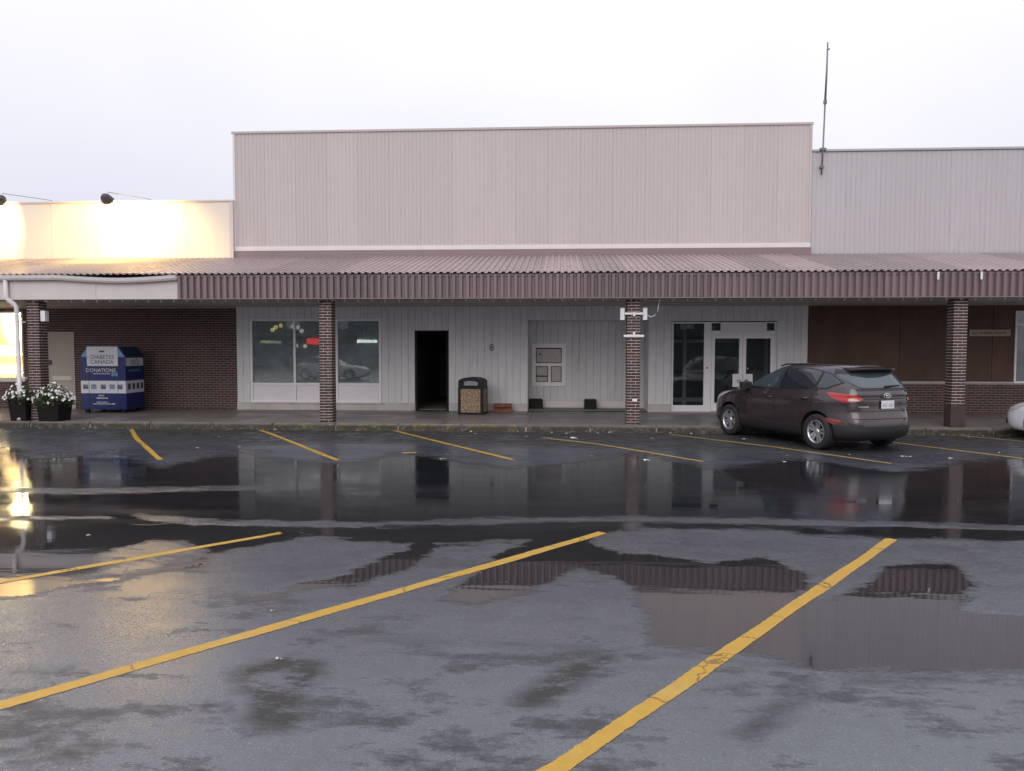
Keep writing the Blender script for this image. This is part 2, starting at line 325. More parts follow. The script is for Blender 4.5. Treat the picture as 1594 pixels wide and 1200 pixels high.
# ------------------------------------------------------------------ mesh helpers
ORG = {}
def org(o): return ORG.get(o.name, Vector((0, 0, 0))) if o is not None else Vector((0, 0, 0))
def prop(o, label=None, cat=None, group=None, kind=None):
    if label: o['label'] = label
    if cat: o['category'] = cat
    if group: o['group'] = group
    if kind: o['kind'] = kind
    return o
def thing(name, loc, label, cat, group=None, rz=0.0):
    o = bpy.data.objects.new(name, None); COL.objects.link(o); o.location = loc; o.rotation_euler = (0, 0, rz)
    o.empty_display_size = .2; ORG[o.name] = Vector(loc)
    return prop(o, label, cat, group)
def link(name, me, parent=None, loc=(0, 0, 0), rot=(0, 0, 0)):
    o = bpy.data.objects.new(name, me); COL.objects.link(o)
    o.parent = parent; o.location = loc; o.rotation_euler = rot
    return o
class MB:
    def __init__(s): s.v = []; s.f = []; s.m = []; s.sm = []
    def add(s, vs, fs, mi=0, smooth=False):
        o = len(s.v); s.v += [tuple(map(float, p)) for p in vs]
        for f in fs: s.f.append(tuple(i+o for i in f)); s.m.append(mi); s.sm.append(smooth)
        return s
    def box(s, x0, x1, y0, y1, z0, z1, mi=0):
        return s.add([(x0, y0, z0), (x1, y0, z0), (x1, y1, z0), (x0, y1, z0), (x0, y0, z1), (x1, y0, z1), (x1, y1, z1), (x0, y1, z1)],
                     [(0, 3, 2, 1), (4, 5, 6, 7), (0, 1, 5, 4), (1, 2, 6, 5), (2, 3, 7, 6), (3, 0, 4, 7)], mi)
    def prism_y(s, pts, y0, y1, mi=0):
        """pts: counter-clockwise (x,z) seen from -Y; extruded along Y"""
        n = len(pts); vs = [(x, y0, z) for x, z in pts] + [(x, y1, z) for x, z in pts]
        fs = [tuple(range(n)), tuple(range(2*n-1, n-1, -1))] + [(i, i+n, (i+1) % n+n, (i+1) % n) for i in range(n)]
        return s.add(vs, fs, mi)
    def prism_x(s, pts, x0, x1, mi=0):
        n = len(pts); vs = [(x0, y, z) for y, z in pts] + [(x1, y, z) for y, z in pts]
        fs = [tuple(range(n-1, -1, -1)), tuple(range(n, 2*n))] + [(i, (i+1) % n, (i+1) % n+n, i+n) for i in range(n)]
        return s.add(vs, fs, mi)
    def tube(s, pts, r, n=8, mi=0, smooth=True):
        pts = [Vector(p) for p in pts]; rs = r if isinstance(r, (list, tuple)) else [r]*len(pts)
        vs = []; fs = []
        for i, p in enumerate(pts):
            a = pts[max(0, i-1)]; b = pts[min(len(pts)-1, i+1)]; d = (b-a).normalized()
            u = d.cross(Vector((0, 0, 1)) if abs(d.z) < .9 else Vector((1, 0, 0))).normalized(); w = d.cross(u)
            for k in range(n):
                t = 2*math.pi*k/n; vs.append(p+(u*math.cos(t)+w*math.sin(t))*rs[i])
        for i in range(len(pts)-1):
            for k in range(n): fs.append((i*n+k, i*n+(k+1) % n, (i+1)*n+(k+1) % n, (i+1)*n+k))
        s.add(vs, fs, mi, smooth)
        e = (len(pts)-1)*n; o = len(s.v)-len(vs)
        s.f += [tuple(o+k for k in range(n-1, -1, -1)), tuple(o+e+k for k in range(n))]; s.m += [mi, mi]; s.sm += [False, False]
        return s
    def lathe(s, prof, axis='y', c=(0, 0, 0), n=32, mi=0, smooth=True):
        """prof: (radius, along axis)"""
        vs = []; fs = []; m = len(prof)
        for k in range(n):
            t = 2*math.pi*k/n; ca, sa = math.cos(t), math.sin(t)
            for r, a in prof:
                vs.append((c[0]+r*ca, c[1]+a, c[2]+r*sa) if axis == 'y' else (c[0]+r*ca, c[1]+r*sa, c[2]+a))
        for k in range(n):
            for i in range(m-1):
                q = (k*m+i, k*m+i+1, ((k+1) % n)*m+i+1, ((k+1) % n)*m+i)
                fs.append(q)
        return s.add(vs, fs, mi, smooth)
    def mesh(s, name, mats, off=Vector((0, 0, 0)), fixn=True):
        me = bpy.data.meshes.new(name)
        me.from_pydata([(x-off[0], y-off[1], z-off[2]) for x, y, z in s.v], [], s.f)
        for m in (mats if isinstance(mats, (list, tuple)) else [mats]): me.materials.append(m)
        me.polygons.foreach_set('material_index', s.m); me.polygons.foreach_set('use_smooth', s.sm)
        if fixn:
            bm = bmesh.new(); bm.from_mesh(me); bmesh.ops.recalc_face_normals(bm, faces=bm.faces); bm.to_mesh(me); bm.free()
        me.update(); return me
    def build(s, name, mats, parent=None, world=True, bevel=0):
        """world=True: vertices were given in world coordinates"""
        off = org(parent) if world else Vector((0, 0, 0))
        me = s.mesh(name, mats, off)
        if bevel:
            bm = bmesh.new(); bm.from_mesh(me)
            bmesh.ops.bevel(bm, geom=[e for e in bm.edges if len(e.link_faces) == 2 and e.calc_face_angle(0) > .5], offset=bevel, segments=2, affect='EDGES', profile=.6, clamp_overlap=True)
            bm.to_mesh(me); bm.free()
        o = link(name, me, parent)
        ORG[o.name] = off if world else Vector((0, 0, 0))
        return o
def bx(name, b, mats, parent, world=True, bevel=0): return MB().box(*b).build(name, mats, parent, world, bevel)
_font = None
def text_mesh(name, body, size, mat, extr=.001, align='CENTER', spacing=1.0):
    cu = bpy.data.curves.new(name, 'FONT'); cu.body = body; cu.size = size; cu.extrude = extr; cu.align_x = align; cu.align_y = 'CENTER'; cu.space_character = spacing
    cu.resolution_u = 3
    o = bpy.data.objects.new(name, cu); COL.objects.link(o)
    me = bpy.data.meshes.new_from_object(o); bpy.data.objects.remove(o); me.name = name
    me.materials.clear(); me.materials.append(mat)
    return me

YK, YW = 17.82, 21.384        # column fronts, shop fronts
ZS = .15                      # pavement above the lot
KF = 17.60                    # kerb face

# ------------------------------------------------------------------ parking lot
def sdf(poly, P):
    poly = np.array(poly); d = np.full(len(P), 1e9); ins = np.zeros(len(P), bool); n = len(poly)
    for i in range(n):
        a = poly[i]; b = poly[(i+1) % n]; e = b-a; w = P-a
        t = np.clip((w@e)/max(1e-9, e@e), 0, 1); q = w-np.outer(t, e); d = np.minimum(d, np.hypot(q[:, 0], q[:, 1]))
        c = ((a[1] <= P[:, 1]) & (b[1] > P[:, 1])) | ((b[1] <= P[:, 1]) & (a[1] > P[:, 1]))
        with np.errstate(divide='ignore', invalid='ignore'):
            xx = a[0]+(P[:, 1]-a[1])/(b[1]-a[1])*e[0]
        ins ^= c & (P[:, 0] < xx)
    return np.where(ins, d, -d)
WATER = [
 [(-400, 706), (0, 692), (60, 716), (190, 699), (250, 727), (380, 702), (520, 724), (640, 705), (800, 730), (1000, 706), (1100, 732), (1250, 712), (1390, 734), (1594, 712), (2000, 722), (2000, 842), (1594, 842), (1440, 838), (1300, 836), (1200, 826), (1000, 822), (900, 838), (800, 846), (700, 850), (560, 846), (440, 826), (300, 824), (215, 820), (0, 826), (-400, 830)],
 [(-300, 808), (0, 808), (215, 812), (440, 820), (505, 834), (440, 843), (400, 851), (330, 864), (322, 881), (260, 888), (180, 905), (100, 915), (50, 928), (0, 932), (-300, 960)],
 [(640, 842), (710, 822), (668, 872), (640, 886), (590, 896), (560, 906), (480, 916), (430, 933), (380, 936), (366, 928), (420, 924), (480, 907), (540, 896), (572, 878)],
 [(690, 935), (740, 890), (800, 845), (830, 820), (900, 820), (960, 862), (1040, 868), (1110, 878), (1190, 868), (1262, 890), (1264, 912), (1240, 932), (1290, 934), (1340, 910), (1370, 880), (1440, 870), (1500, 878), (1514, 910), (1504, 950), (1700, 958), (1700, 1046), (1300, 1042), (1240, 1034), (1130, 1016), (995, 1008), (1003, 940), (960, 902), (900, 886), (860, 906), (820, 922), (740, 938)],
]
ISLE = [
 [(-300, 756), (0, 756), (60, 758), (180, 759), (370, 755), (470, 757), (380, 763), (200, 767), (90, 769), (0, 766), (-300, 767)],
 [(200, 798), (225, 796), (260, 804), (330, 809), (550, 811), (800, 804), (1000, 802), (1250, 807), (1594, 817), (1700, 820), (1700, 828), (1594, 826), (1250, 817), (1000, 813), (800, 815), (560, 821), (300, 817), (240, 812)],
 [(-200, 806), (0, 805), (150, 803), (170, 806), (0, 812), (-200, 814)],
 [(146, 862), (200, 847), (240, 838), (290, 840), (334, 862), (312, 870), (290, 882), (230, 888), (125, 906), (112, 902), (180, 880), (158, 871)],
]
DRY = [
 [(352, 1040), (400, 1028), (460, 1014), (526, 1028), (502, 1060), (480, 1100), (505, 1135), (420, 1146), (366, 1124), (380, 1090), (352, 1070)],
 [(826, 1062), (880, 1022), (960, 1006), (986, 1020), (904, 1072), (860, 1104), (800, 1114), (752, 1120)],
 [(1130, 1144), (1176, 1100), (1240, 1056), (1300, 1068), (1254, 1102), (1204, 1144), (1160, 1168)],
 [(490, 994), (640, 990), (800, 998), (1000, 1008), (1310, 1040), (1310, 1050), (1000, 1018), (640, 1003)],
 [(1290, 1052), (1400, 1046), (1540, 1056), (1500, 1066), (1330, 1066)],
 [(0, 676), (250, 664), (900, 672), (1594, 676), (1700, 700), (1300, 708), (900, 700), (600, 690), (400, 694), (200, 690)],
]
def lot():
    def axis(lo, hi, step, far):
        a = list(np.arange(lo, hi+1e-6, step)); o = []; s = step; x = hi
        while x < far[1]: s *= 1.45; x += s; o.append(min(x, far[1]))
        q = []; s = step; x = lo
        while x > far[0]: s *= 1.45; x -= s; q.append(max(x, far[0]))
        return np.array(q[::-1]+a+o)
    xs = axis(-15, 14, .09, (-400, 400)); ys = axis(3.0, 17.64, .06, (-400, 400))
    X, Y = np.meshgrid(xs, ys); P = np.stack([X.ravel(), Y.ravel()], 1); n = len(P)
    G = lambda pl: [gp(*p) for p in pl]
    wat = np.max([sdf(G(p), P) for p in WATER], 0); isl = np.max([sdf(G(p), P) for p in ISLE], 0); dry = np.max([sdf(G(p), P) for p in DRY], 0)
    # perspective-aware softness: nearer shores are sharper in metres
    k = np.clip((P[:, 1]/8.0)**1.6, .7, 5)
    pud = np.minimum(wat/k, -isl*1.25/np.sqrt(k)+.05)
    pud = np.clip(pud*1.2, -.9, .9); dr = np.clip(dry*2.2/k, -.9, .5)-.02
    far = (P[:, 1] < 2.9) | (P[:, 1] > 17.7); pud[far] = -.3; dr[far] = -.6
    nx, ny = len(xs), len(ys)
    I = np.arange(nx*ny).reshape(ny, nx)
    F = np.stack([I[:-1, :-1], I[:-1, 1:], I[1:, 1:], I[1:, :-1]], -1).reshape(-1, 4)
    me = bpy.data.meshes.new('parking_lot'); me.from_pydata(np.c_[P, np.zeros(n)].tolist(), [], F.tolist())
    thin = np.clip(sdf(G(WATER[0]), P)*1.5+.4, 0, 1)
    for nm, d in (('puddle', pud), ('dry', dr), ('thin', thin)):
        a = me.attributes.new(nm, 'FLOAT', 'POINT'); a.data.foreach_set('value', d.astype(np.float32))
    me.materials.append(MT['asphalt']); me.update()
    return prop(link('parking_lot', me), kind='structure')
LOT = lot()
def stripe(pts, width, mat, seed, z=.0025):
    """painted line along ground points, hand-sprayed wavering edges"""
    rr = random.Random(seed); P = [Vector((*p, 0)) for p in pts]
    L = [0]
    for a, b in zip(P, P[1:]): L.append(L[-1]+(b-a).length)
    n = max(8, int(L[-1]/.07)); vs = []; ed = []; fs = []
    ph = [rr.uniform(0, 6.28) for _ in range(4)]
    for i in range(n+1):
        s = L[-1]*i/n; k = max(j for j in range(len(P)-1) if L[j] <= s+1e-6); u = (s-L[k])/(L[k+1]-L[k]); c = P[k].lerp(P[k+1], u)
        d = (P[k+1]-P[k]).normalized(); nr = Vector((-d.y, d.x, 0))
        c = c + nr*(.004*math.sin(s*1.7+ph[0])+.003*math.sin(s*5.3+ph[1]))
        w = width*(.5+.03*math.sin(s*3+ph[2])+rr.uniform(-.02, .02))
        endf = 0.0 if i in (0, n) else 1.0
        for j, q in enumerate((-1, -.8, 0, .8, 1)):
            p = c+nr*w*q; vs.append((p.x, p.y, z)); ed.append(endf*(0.0 if j in (0, 4) else .5 if j in (1, 3) else .55))
    for i in range(n):
        for j in range(4): fs.append((i*5+j, i*5+j+1, i*5+j+6, i*5+j+5))
    me = bpy.data.meshes.new('parking_line'); me.from_pydata(vs, [], fs); me.materials.append(mat)
    a = me.attributes.new('edge', 'FLOAT', 'POINT'); a.data.foreach_set('value', ed); me.update()
    return link('parking_line', me, LOT)
for i, l in enumerate([[(-260, 1172), (0, 1098), (470, 964), (942, 828)], [(700, 1287), (860, 1200), (1130, 1018), (1390, 838)], [(-260, 954), (0, 906), (220, 868), (442, 829)]]):
    stripe([gp(*p) for p in l], (.128, .118, .108)[i], MT['line'], 40+i)
for i, (l, m) in enumerate([([(204, 668), (214, 684), (250, 716)], 'line'), ([(404, 669), (424, 676), (527, 717)], 'line'), ([(610, 669), (636, 676), (800, 716)], 'line'), ([(842, 681), (930, 691), (1098, 719)], 'line_old'),
                       ([(1042, 676), (1200, 695), (1392, 722)], 'line_old'), ([(1322, 680), (1594, 714), (1680, 725)], 'line_old'), ([(1484, 677), (1700, 697)], 'line_old')]):
    stripe([gp(*p) for p in l], .108, MT[m], 60+i)
stripe([gp(624, 705), gp(650, 704.5)], .17, MT['line_old'], 90)

# ------------------------------------------------------------------ pavement
WALK = prop(bx('pavement', (-26, 26, KF+.02, 30, -.12, .10), MT['mortar_dark'], None), kind='structure')
slab = MB().box(-.996, .996, -.886, .886, -.04, .04).mesh('slab', MT['walk'])
kst = {}
for k in ('kerb', 'kerb_y'):
    bm = bmesh.new(); m_ = MB().box(-.745, .745, -.1, .1, -.14, .147).mesh('kerb_stone', MT[k]); bm.from_mesh(m_)
    bmesh.ops.bevel(bm, geom=[e for e in bm.edges], offset=.018, segments=2, affect='EDGES'); bm.to_mesh(m_); bm.free(); kst[k] = m_
for i in range(-8, 9):
    for j in range(2):
        link('slab', slab, WALK, (i*2.0+.3, KF+.21+.89+j*1.78, ZS-.04+random.uniform(-.0025, .0025)))
for i in range(-11, 12):
    x = i*1.5
    link('kerb_stone', kst['kerb_y' if -6.5 < x < 0 else 'kerb'], WALK, (x, KF+.1+random.uniform(-.006, .006), .006+random.uniform(-.006, .004)), (0, 0, random.uniform(-.003, .003)))

# ------------------------------------------------------------------ brickwork
BL, BH, BD, JT = .2025, .0577, .09, .010
def brickmesh(l, d, name='brick', mat=None):
    return MB().box(-l/2, l/2, -d/2, d/2, -BH/2, BH/2).mesh(name, mat or MT['brick'])
BR_FULL, BR_HALF = brickmesh(BL, .04), brickmesh(.0962, .04)
def brick_wall(parent, x0, x1, z0, z1, y, holes=(), key=None, limit=300, wname='wall', header=False):
    """running bond proud of its mortar backing; the largest-showing bricks are pieces, the rest one part"""
    o = org(parent); segs = []
    xs = sorted({x0, x1, *[h[0] for h in holes], *[h[1] for h in holes]}); mb = MB()
    for a, b in zip(xs, xs[1:]):
        cuts = sorted([(h[2], h[3]) for h in holes if h[0] <= a+1e-6 and h[1] >= b-1e-6]); z = z0
        for c, d in cuts:
            if c > z+1e-4: mb.box(a, b, y-.002, y+.2, z, c)
            z = d
        if z1 > z+1e-4: mb.box(a, b, y-.002, y+.2, z, z1)
    wall = mb.build(wname, MT['mortar_dark'], parent)
    rows = int((z1-z0)/(BH+JT)); bricks = []
    for r in range(rows):
        zc = z0+(r+.5)*(BH+JT); x = x0+(-(BL+JT)/2 if r % 2 else 0)
        while x < x1:
            a, b = max(x, x0), min(x+BL, x1); x += BL+JT
            segs = [(a, b)]
            for h in holes:
                if h[2]-.02 < zc < h[3]+.02:
                    segs = [q for s in segs for q in ((s[0], min(s[1], h[0]-.004)), (max(s[0], h[1]+.004), s[1])) if q[1]-q[0] > .03]
            for s in segs:
                if s[1]-s[0] > .03: bricks.append((s[0], s[1], zc))
    bricks.sort(key=key or (lambda b: -b[0]))
    rest = MB()
    for i, (a, b, zc) in enumerate(bricks):
        if i < limit:
            l = b-a; me = BR_FULL if abs(l-BL) < .012 else BR_HALF
            ob = link('brick', me, wall, (0, 0, 0)); ob.location = Vector(((a+b)/2, y+.012+random.uniform(-.0025, .0015), zc))-o
            ob.scale = (l/(BL if me is BR_FULL else .0962), 1, 1)
        else: dy = random.uniform(-.0025, .0015); rest.box(a, b, y-.008+dy, y+.032+dy, zc-BH/2, zc+BH/2)
    if rest.v: prop(rest.build('bricks', MT['brick_i'], wall), kind='stuff')
    return wall
COLB = brickmesh(BL, .0962, 'brick')
def column(x, label, rows=43):
    t = thing('brick_column', (x, YK+.153, ZS), label, 'column', 'brick columns holding up the canopy')
    h = rows*(BH+JT); s = .1525
    MB().box(-s+.003, s-.003, -s+.003, s-.003, 0, h).build('core', MT['mortar'], t, False)
    for r in range(rows):
        zc = (r+.5)*(BH+JT); q = r % 2
        for k in range(4):
            # pinwheel of four bricks, handed by course: each face shows a stretcher and a header
            a = k*math.pi/2; cx, cy = (-s+BL/2, -s+.0481) if not q else (s-BL/2, -s+.0481)
            ca, sa = math.cos(a), math.sin(a)
            link('brick', COLB, t, (cx*ca-cy*sa+random.uniform(-.0015, .0015), cx*sa+cy*ca+random.uniform(-.0015, .0015), zc), (0, 0, a))
    return t
COLUMNS = [column(-12.76, 'brick column beside the white downpipe and the flower pots'), column(-5.53, 'brick column in front of the wide shop window'),
           column(1.74, 'brick column with white brackets and boxes strapped round it'), column(9.06, 'brick column with pale mortar in front of the brown boarded wall')]
c = COLUMNS[2]
for sx in (-1, 1): bx('junction_box', (sx*.26-.05, sx*.26+.05, -.12, .02, 2.44, 2.72), MT['white_frame'], c, False, .006)
for z, w in ((2.585, .21), (2.07, .235)):
    bx('bracket', (-w, w, -.185, -.156, z-.025, z+.025), MT['white_frame'], c, False, .004)
    bx('bracket_tab', (-.025, .03, -.2, -.187, z-(.06 if z > 2.3 else .03), z+(.03 if z > 2.3 else .09)), MT['white_frame'], c, False, .004)
bx('paint_patch', (-.02, .09, -.160, -.153, .55, .61), MT['white_frame'], c, False)
bx('junction_box', (.17, .29, -.12, .02, 2.42, 2.68), MT['white_frame'], COLUMNS[0], False, .006)
bx('render_base', (-.160, .160, -.160, .160, 0, .48), simple('dark_render', (.06, .045, .04), .8, var=.3), COLUMNS[3], False, .01)

# ------------------------------------------------------------------ canopy
CAN = thing('canopy', (0, 19.5, 3.09), 'long purple corrugated canopy roof over the pavement along the shops', 'canopy')
PER = .16
def corrugated(name, width, u0, u1, depth, thick, mat, kind):
    """sheet with trapezoid ribs across X; u runs along the slope or down the face"""
    n = int(round(width/PER)); pr = []
    shape = [(0, 0), (.10, 0), (.20, 1), (.56, 1), (.66, 0)] if kind == 'roof' else [(0, 1), (.40, 1), (.50, 0), (.88, 0)]
    for i in range(n):
        for a, h in shape: pr.append(((i+a)*PER-width/2, h*depth))
    pr.append((width/2, shape[0][1]*depth))
    m = len(pr); vs = []
    for u in (u0, u1):
        for x, h in pr: vs.append((x, u, h))
    for u in (u0, u1):
        for x, h in pr: vs.append((x, u, h-thick))
    fs = [(i, i+1, m+i+1, m+i) for i in range(m-1)] + [(2*m+i, 3*m+i, 3*m+i+1, 2*m+i+1) for i in range(m-1)]
    fs += [(i, 2*m+i, 2*m+i+1, i+1) for i in range(m-1)] + [(m+i, m+i+1, 3*m+i+1, 3*m+i) for i in range(m-1)]
    fs += [(0, m, 3*m, 2*m), (m-1, 3*m-1, 4*m-1, 2*m-1)]
    return MB().add(vs, fs).mesh(name, mat)
SW = PER*6
y0, z0_, y1, z1_ = 17.60, 3.665, 21.30, 4.47
ln = math.hypot(y1-y0, z1_-z0_); ang = math.atan2(z1_-z0_, y1-y0)
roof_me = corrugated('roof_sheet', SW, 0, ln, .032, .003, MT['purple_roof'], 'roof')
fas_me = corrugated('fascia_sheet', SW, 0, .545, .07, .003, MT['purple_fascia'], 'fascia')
oc = org(CAN); XL = -9.02
i = 0; x = XL+SW/2-SW*9
while x < 15.5:
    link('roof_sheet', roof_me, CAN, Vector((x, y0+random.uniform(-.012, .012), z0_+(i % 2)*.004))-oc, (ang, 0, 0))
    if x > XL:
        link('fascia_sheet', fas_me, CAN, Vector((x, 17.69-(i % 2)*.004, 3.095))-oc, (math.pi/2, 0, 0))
    x += SW; i += 1
XR = x-SW/2
MB().box(XL, XR, 17.665, 17.69, 3.60, 3.66).build('eave_trim', MT['purple_fascia'], CAN)
MB().box(XL, XR, 17.60, 17.694, 3.078, 3.094).build('drip_edge', MT['purple_flash'], CAN)
bx('soffit', (-17.6, XR, 17.76, YW+.05, 3.10, 3.13), MT['soffit'], CAN)
bx('beam', (-17.6, XR, 17.705, 17.755, 3.11, 3.60), MT['dark_gap'], CAN)
for xa, xb in ((-17.6, -13.12), (-13.115, -11.05), (-11.045, XL-.005)): bx('fascia_board', (xa, xb, 17.655, 17.70, 3.085, 3.53), MT['fascia_white'], CAN, bevel=.004)
# old gutter sagging along the cream boards
g = MB(); NG = 44; gx = np.linspace(-17.6, XL-.02, NG)
sag = lambda x: -.075*max(0, 1-abs((x+10.4)/1.5)**1.6) if -11.9 < x < -8.9 else 0
prof = [(17.65, .12), (17.65, .02), (17.60, -.01), (17.55, .0), (17.525, .04), (17.52, .115), (17.53, .115), (17.535, .045), (17.557, .012), (17.6, .004), (17.64, .03), (17.64, .12)]
vs = []; fs = []; m = len(prof)
for xx in gx:
    for yy, zz in prof: vs.append((xx, yy, 3.545+zz+sag(xx)))
for i in range(NG-1):
    for k in range(m): fs.append((i*m+k, i*m+(k+1) % m, (i+1)*m+(k+1) % m, (i+1)*m+k))
fs += [tuple(range(m)), tuple((NG-1)*m+k for k in range(m-1, -1, -1))]
g.add(vs, fs); g.build('gutter', MT['fascia_white'], CAN)
for xx in (-11.5, -10.6, -10.1, -9.65, -9.3): bx('gutter_strap', (xx-.012, xx+.012, 17.51, 17.65, 3.662+sag(xx), 3.668+sag(xx)), MT['grey_metal'], CAN)
bx('flashing', (-9.2, 6.84, 21.30, 21.37, 4.44, 4.675), MT['purple_flash'], CAN)
for xx in (8.42, 9.35): bx('loose_tie', (xx-.02, xx+.02, 17.56, 17.575, 3.47, 3.64), MT['white_frame'], CAN)
# downpipe, held to the first column
dp = thing('downpipe', (-13.1, 17.66, ZS), 'white downpipe running from the gutter down beside the flower pots', 'downpipe')
MB().tube([(-13.25, 17.60, 3.56), (-13.25, 17.60, 3.14), (-13.2, 17.62, 3.06), (-13.1, 17.66, 2.98), (-13.06, 17.68, 2.9), (-13.06, 17.70, .24), (-13.06, 17.64, .17)], .055, 10).build('pipe', MT['white_trim'], dp)
for zz in (2.55, 1.2): bx('pipe_clip', (-13.13, -12.92, 17.70, 17.80, zz-.02, zz+.02), MT['white_trim'], dp)
# string of small unlit bulbs hooked along the soffit
ls = thing('light_string', (0, 17.80, 3.09), 'string of small white bulbs hooked under the front edge of the canopy', 'string lights')
pts = []; bulbs = []; x = -17.2
bme = MB().lathe([(.0, -.055), (.012, -.05), (.018, -.035), (.014, -.012), (.009, 0), (.009, .012), (0, .012)], 'z', n=8).mesh('bulb', MT['white_trim'])
while x < 14.5:
    pts += [(x, 17.80, 3.088), (x+.16, 17.80, 3.076)]; bulbs.append((x, 17.80, 3.078)); x += .32
MB().tube(pts, .004, 4).build('wire', MT['ink'], ls)
for b in bulbs:
    link('bulb', bme, ls, Vector((b[0], b[1]+random.uniform(-.01, .01), b[2]))-org(ls), (random.uniform(-.3, .3), random.uniform(-.3, .3), 0))
prop(MB().tube([(2.05, 17.95, 2.72), (2.13, 17.93, 2.66), (2.22, 17.92, 2.69), (2.30, 17.92, 2.80), (2.34, 17.93, 3.095)], .011, 6).build('loose_cable', MT['white_frame']), 'loose white cable curling from the canopy beside the bracketed column', 'cable')

# ------------------------------------------------------------------ vacant shop (centre)
CS = thing('vacant_shop', (-1.2, YW, ZS), 'vacant shop with grey board front and tall pale windowless upper wall', 'building')
ocs = org(CS)
XA, XB = -9.235, 6.83
BW = .2032
bcache = {}
def board(x0, x1, z0, z1, y, parent=CS, mat='siding', name='board'):
    k = (round(x1-x0, 3), round(z1-z0, 3), mat)
    if k not in bcache:
        w, h = x1-x0, z1-z0; c = .006
        bcache[k] = MB().add([(-w/2+.003, 0, 0), (w/2-.003, 0, 0), (w/2-.003, 0, h), (-w/2+.003, 0, h), (-w/2+.003+c, -.013, 0), (w/2-.003-c, -.013, 0), (w/2-.003-c, -.013, h), (-w/2+.003+c, -.013, h)],
                             [(4, 5, 6, 7), (0, 4, 7, 3), (5, 1, 2, 6), (7, 6, 2, 3), (0, 1, 5, 4)]).mesh(name, MT[mat])
    return link(name, bcache[k], parent, Vector(((x0+x1)/2, y+random.uniform(-.001, .001), z0))-org(parent))
def board_run(x0, x1, z0, z1, y, parent=CS, mat='siding'):
    n = max(1, round((x1-x0)/BW)); w = (x1-x0)/n
    for i in range(n): board(x0+i*w, x0+(i+1)*w, z0, z1, y, parent, mat)
ZH = 3.10
# openings: (x0,x1,z0,z1)
WIN = (-8.83, -5.03, .36, 2.745); DOOR = (-4.03, -3.13, ZS, 2.385); REC = (-.86, 2.50, ZS, 2.715); ENT = (3.13, 6.27, ZS, 2.685)
w = MB()
for a, b, za, zb in ((XA, WIN[0], ZS, ZH), (WIN[0], WIN[1], WIN[3], ZH), (WIN[0], WIN[1], ZS, WIN[2]), (WIN[1], DOOR[0], ZS, ZH), (DOOR[0], DOOR[1], DOOR[3], ZH), (DOOR[1], REC[0], ZS, ZH),
                     (REC[0], REC[1], REC[3], ZH), (REC[1], ENT[0], ZS, ZH), (ENT[0], ENT[1], ENT[3], ZH), (ENT[1], XB, ZS, ZH)):
    w.box(a, b, YW+.012, YW+.19, za, zb)
w.build('wall', MT['siding'], CS)
for a, b, za, zb in ((XA, WIN[0]-.02, .37, ZH), (WIN[0]-.02, WIN[1]+.02, WIN[3]+.02, ZH), (WIN[1]+.02, DOOR[0]-.03, .37, ZH), (DOOR[0]-.03, DOOR[1]+.03, DOOR[3]+.03, ZH), (DOOR[1]+.03, REC[0], .37, ZH),
                     (REC[0], REC[1], REC[3], ZH), (REC[1], ENT[0], .37, ZH), (ENT[0], ENT[1], ENT[3], ZH), (ENT[1], XB, .37, ZH)):
    board_run(a, b, za, zb, YW+.0105)
for a, b in ((XA, DOOR[0]-.06), (DOOR[1]+.06, REC[0]), (REC[1], ENT[0])): bx('plinth', (a, b, YW-.03, YW+.008, ZS, .362), MT['plinth'], CS, bevel=.006)
bx('plinth', (ENT[1], XB, YW-.03, YW+.008, ZS, .362), MT['plinth'], CS, bevel=.006)
# shop window
wn = MB()
X0, X1, Z0, Z1 = WIN; mul = [X0+.03, -7.535, -6.31, X1-.03]
for xm in mul: wn.box(xm-.03, xm+.03, YW-.02, YW+.09, Z0+.06, Z1-.05)
wn.box(X0, X1, YW-.022, YW+.09, Z1-.05, Z1); wn.box(X0, X1, YW-.024, YW+.09, Z0, Z0+.06); wn.box(X0+.06, X1-.06, YW-.018, YW+.08, .865, .925)
wf = wn.build('shop_window', MT['white_frame'], CS)
for a, b in zip(mul, mul[1:]):
    bx('pane', (a+.03, b-.03, YW+.03, YW+.042, .925, Z1-.05), MT['window_glass'], wf)
    bx('lower_panel', (a+.03, b-.03, YW+.012, YW+.03, Z0+.06, .865), MT['white_panel'], wf)
bx('window_sill', (X0-.04, X1+.04, YW-.06, YW-.025, Z0-.03, Z0+.012), MT['plinth'], CS, bevel=.004)
# open dark doorway with its frame
d = MB(); a, b, _, zt = DOOR
d.box(a-.03, a+.03, YW-.01, YW+.18, ZS, zt); d.box(b-.03, b+.03, YW-.01, YW+.18, ZS, zt); d.box(a-.03, b+.03, YW-.012, YW+.18, zt, zt+.04)
d.build('door_frame', MT['dark_gap'], CS)
dl = MB().box(b-.05, b-.005, YW+.19, YW+1.05, ZS+.01, zt-.01).build('door', MT['dark_gap'], CS)
MB().tube([(b-.06, YW+.95, 1.15), (b-.12, YW+.95, 1.15), (b-.12, YW+.84, 1.15)], .011, 8).build('handle', MT['grey_metal'], dl)
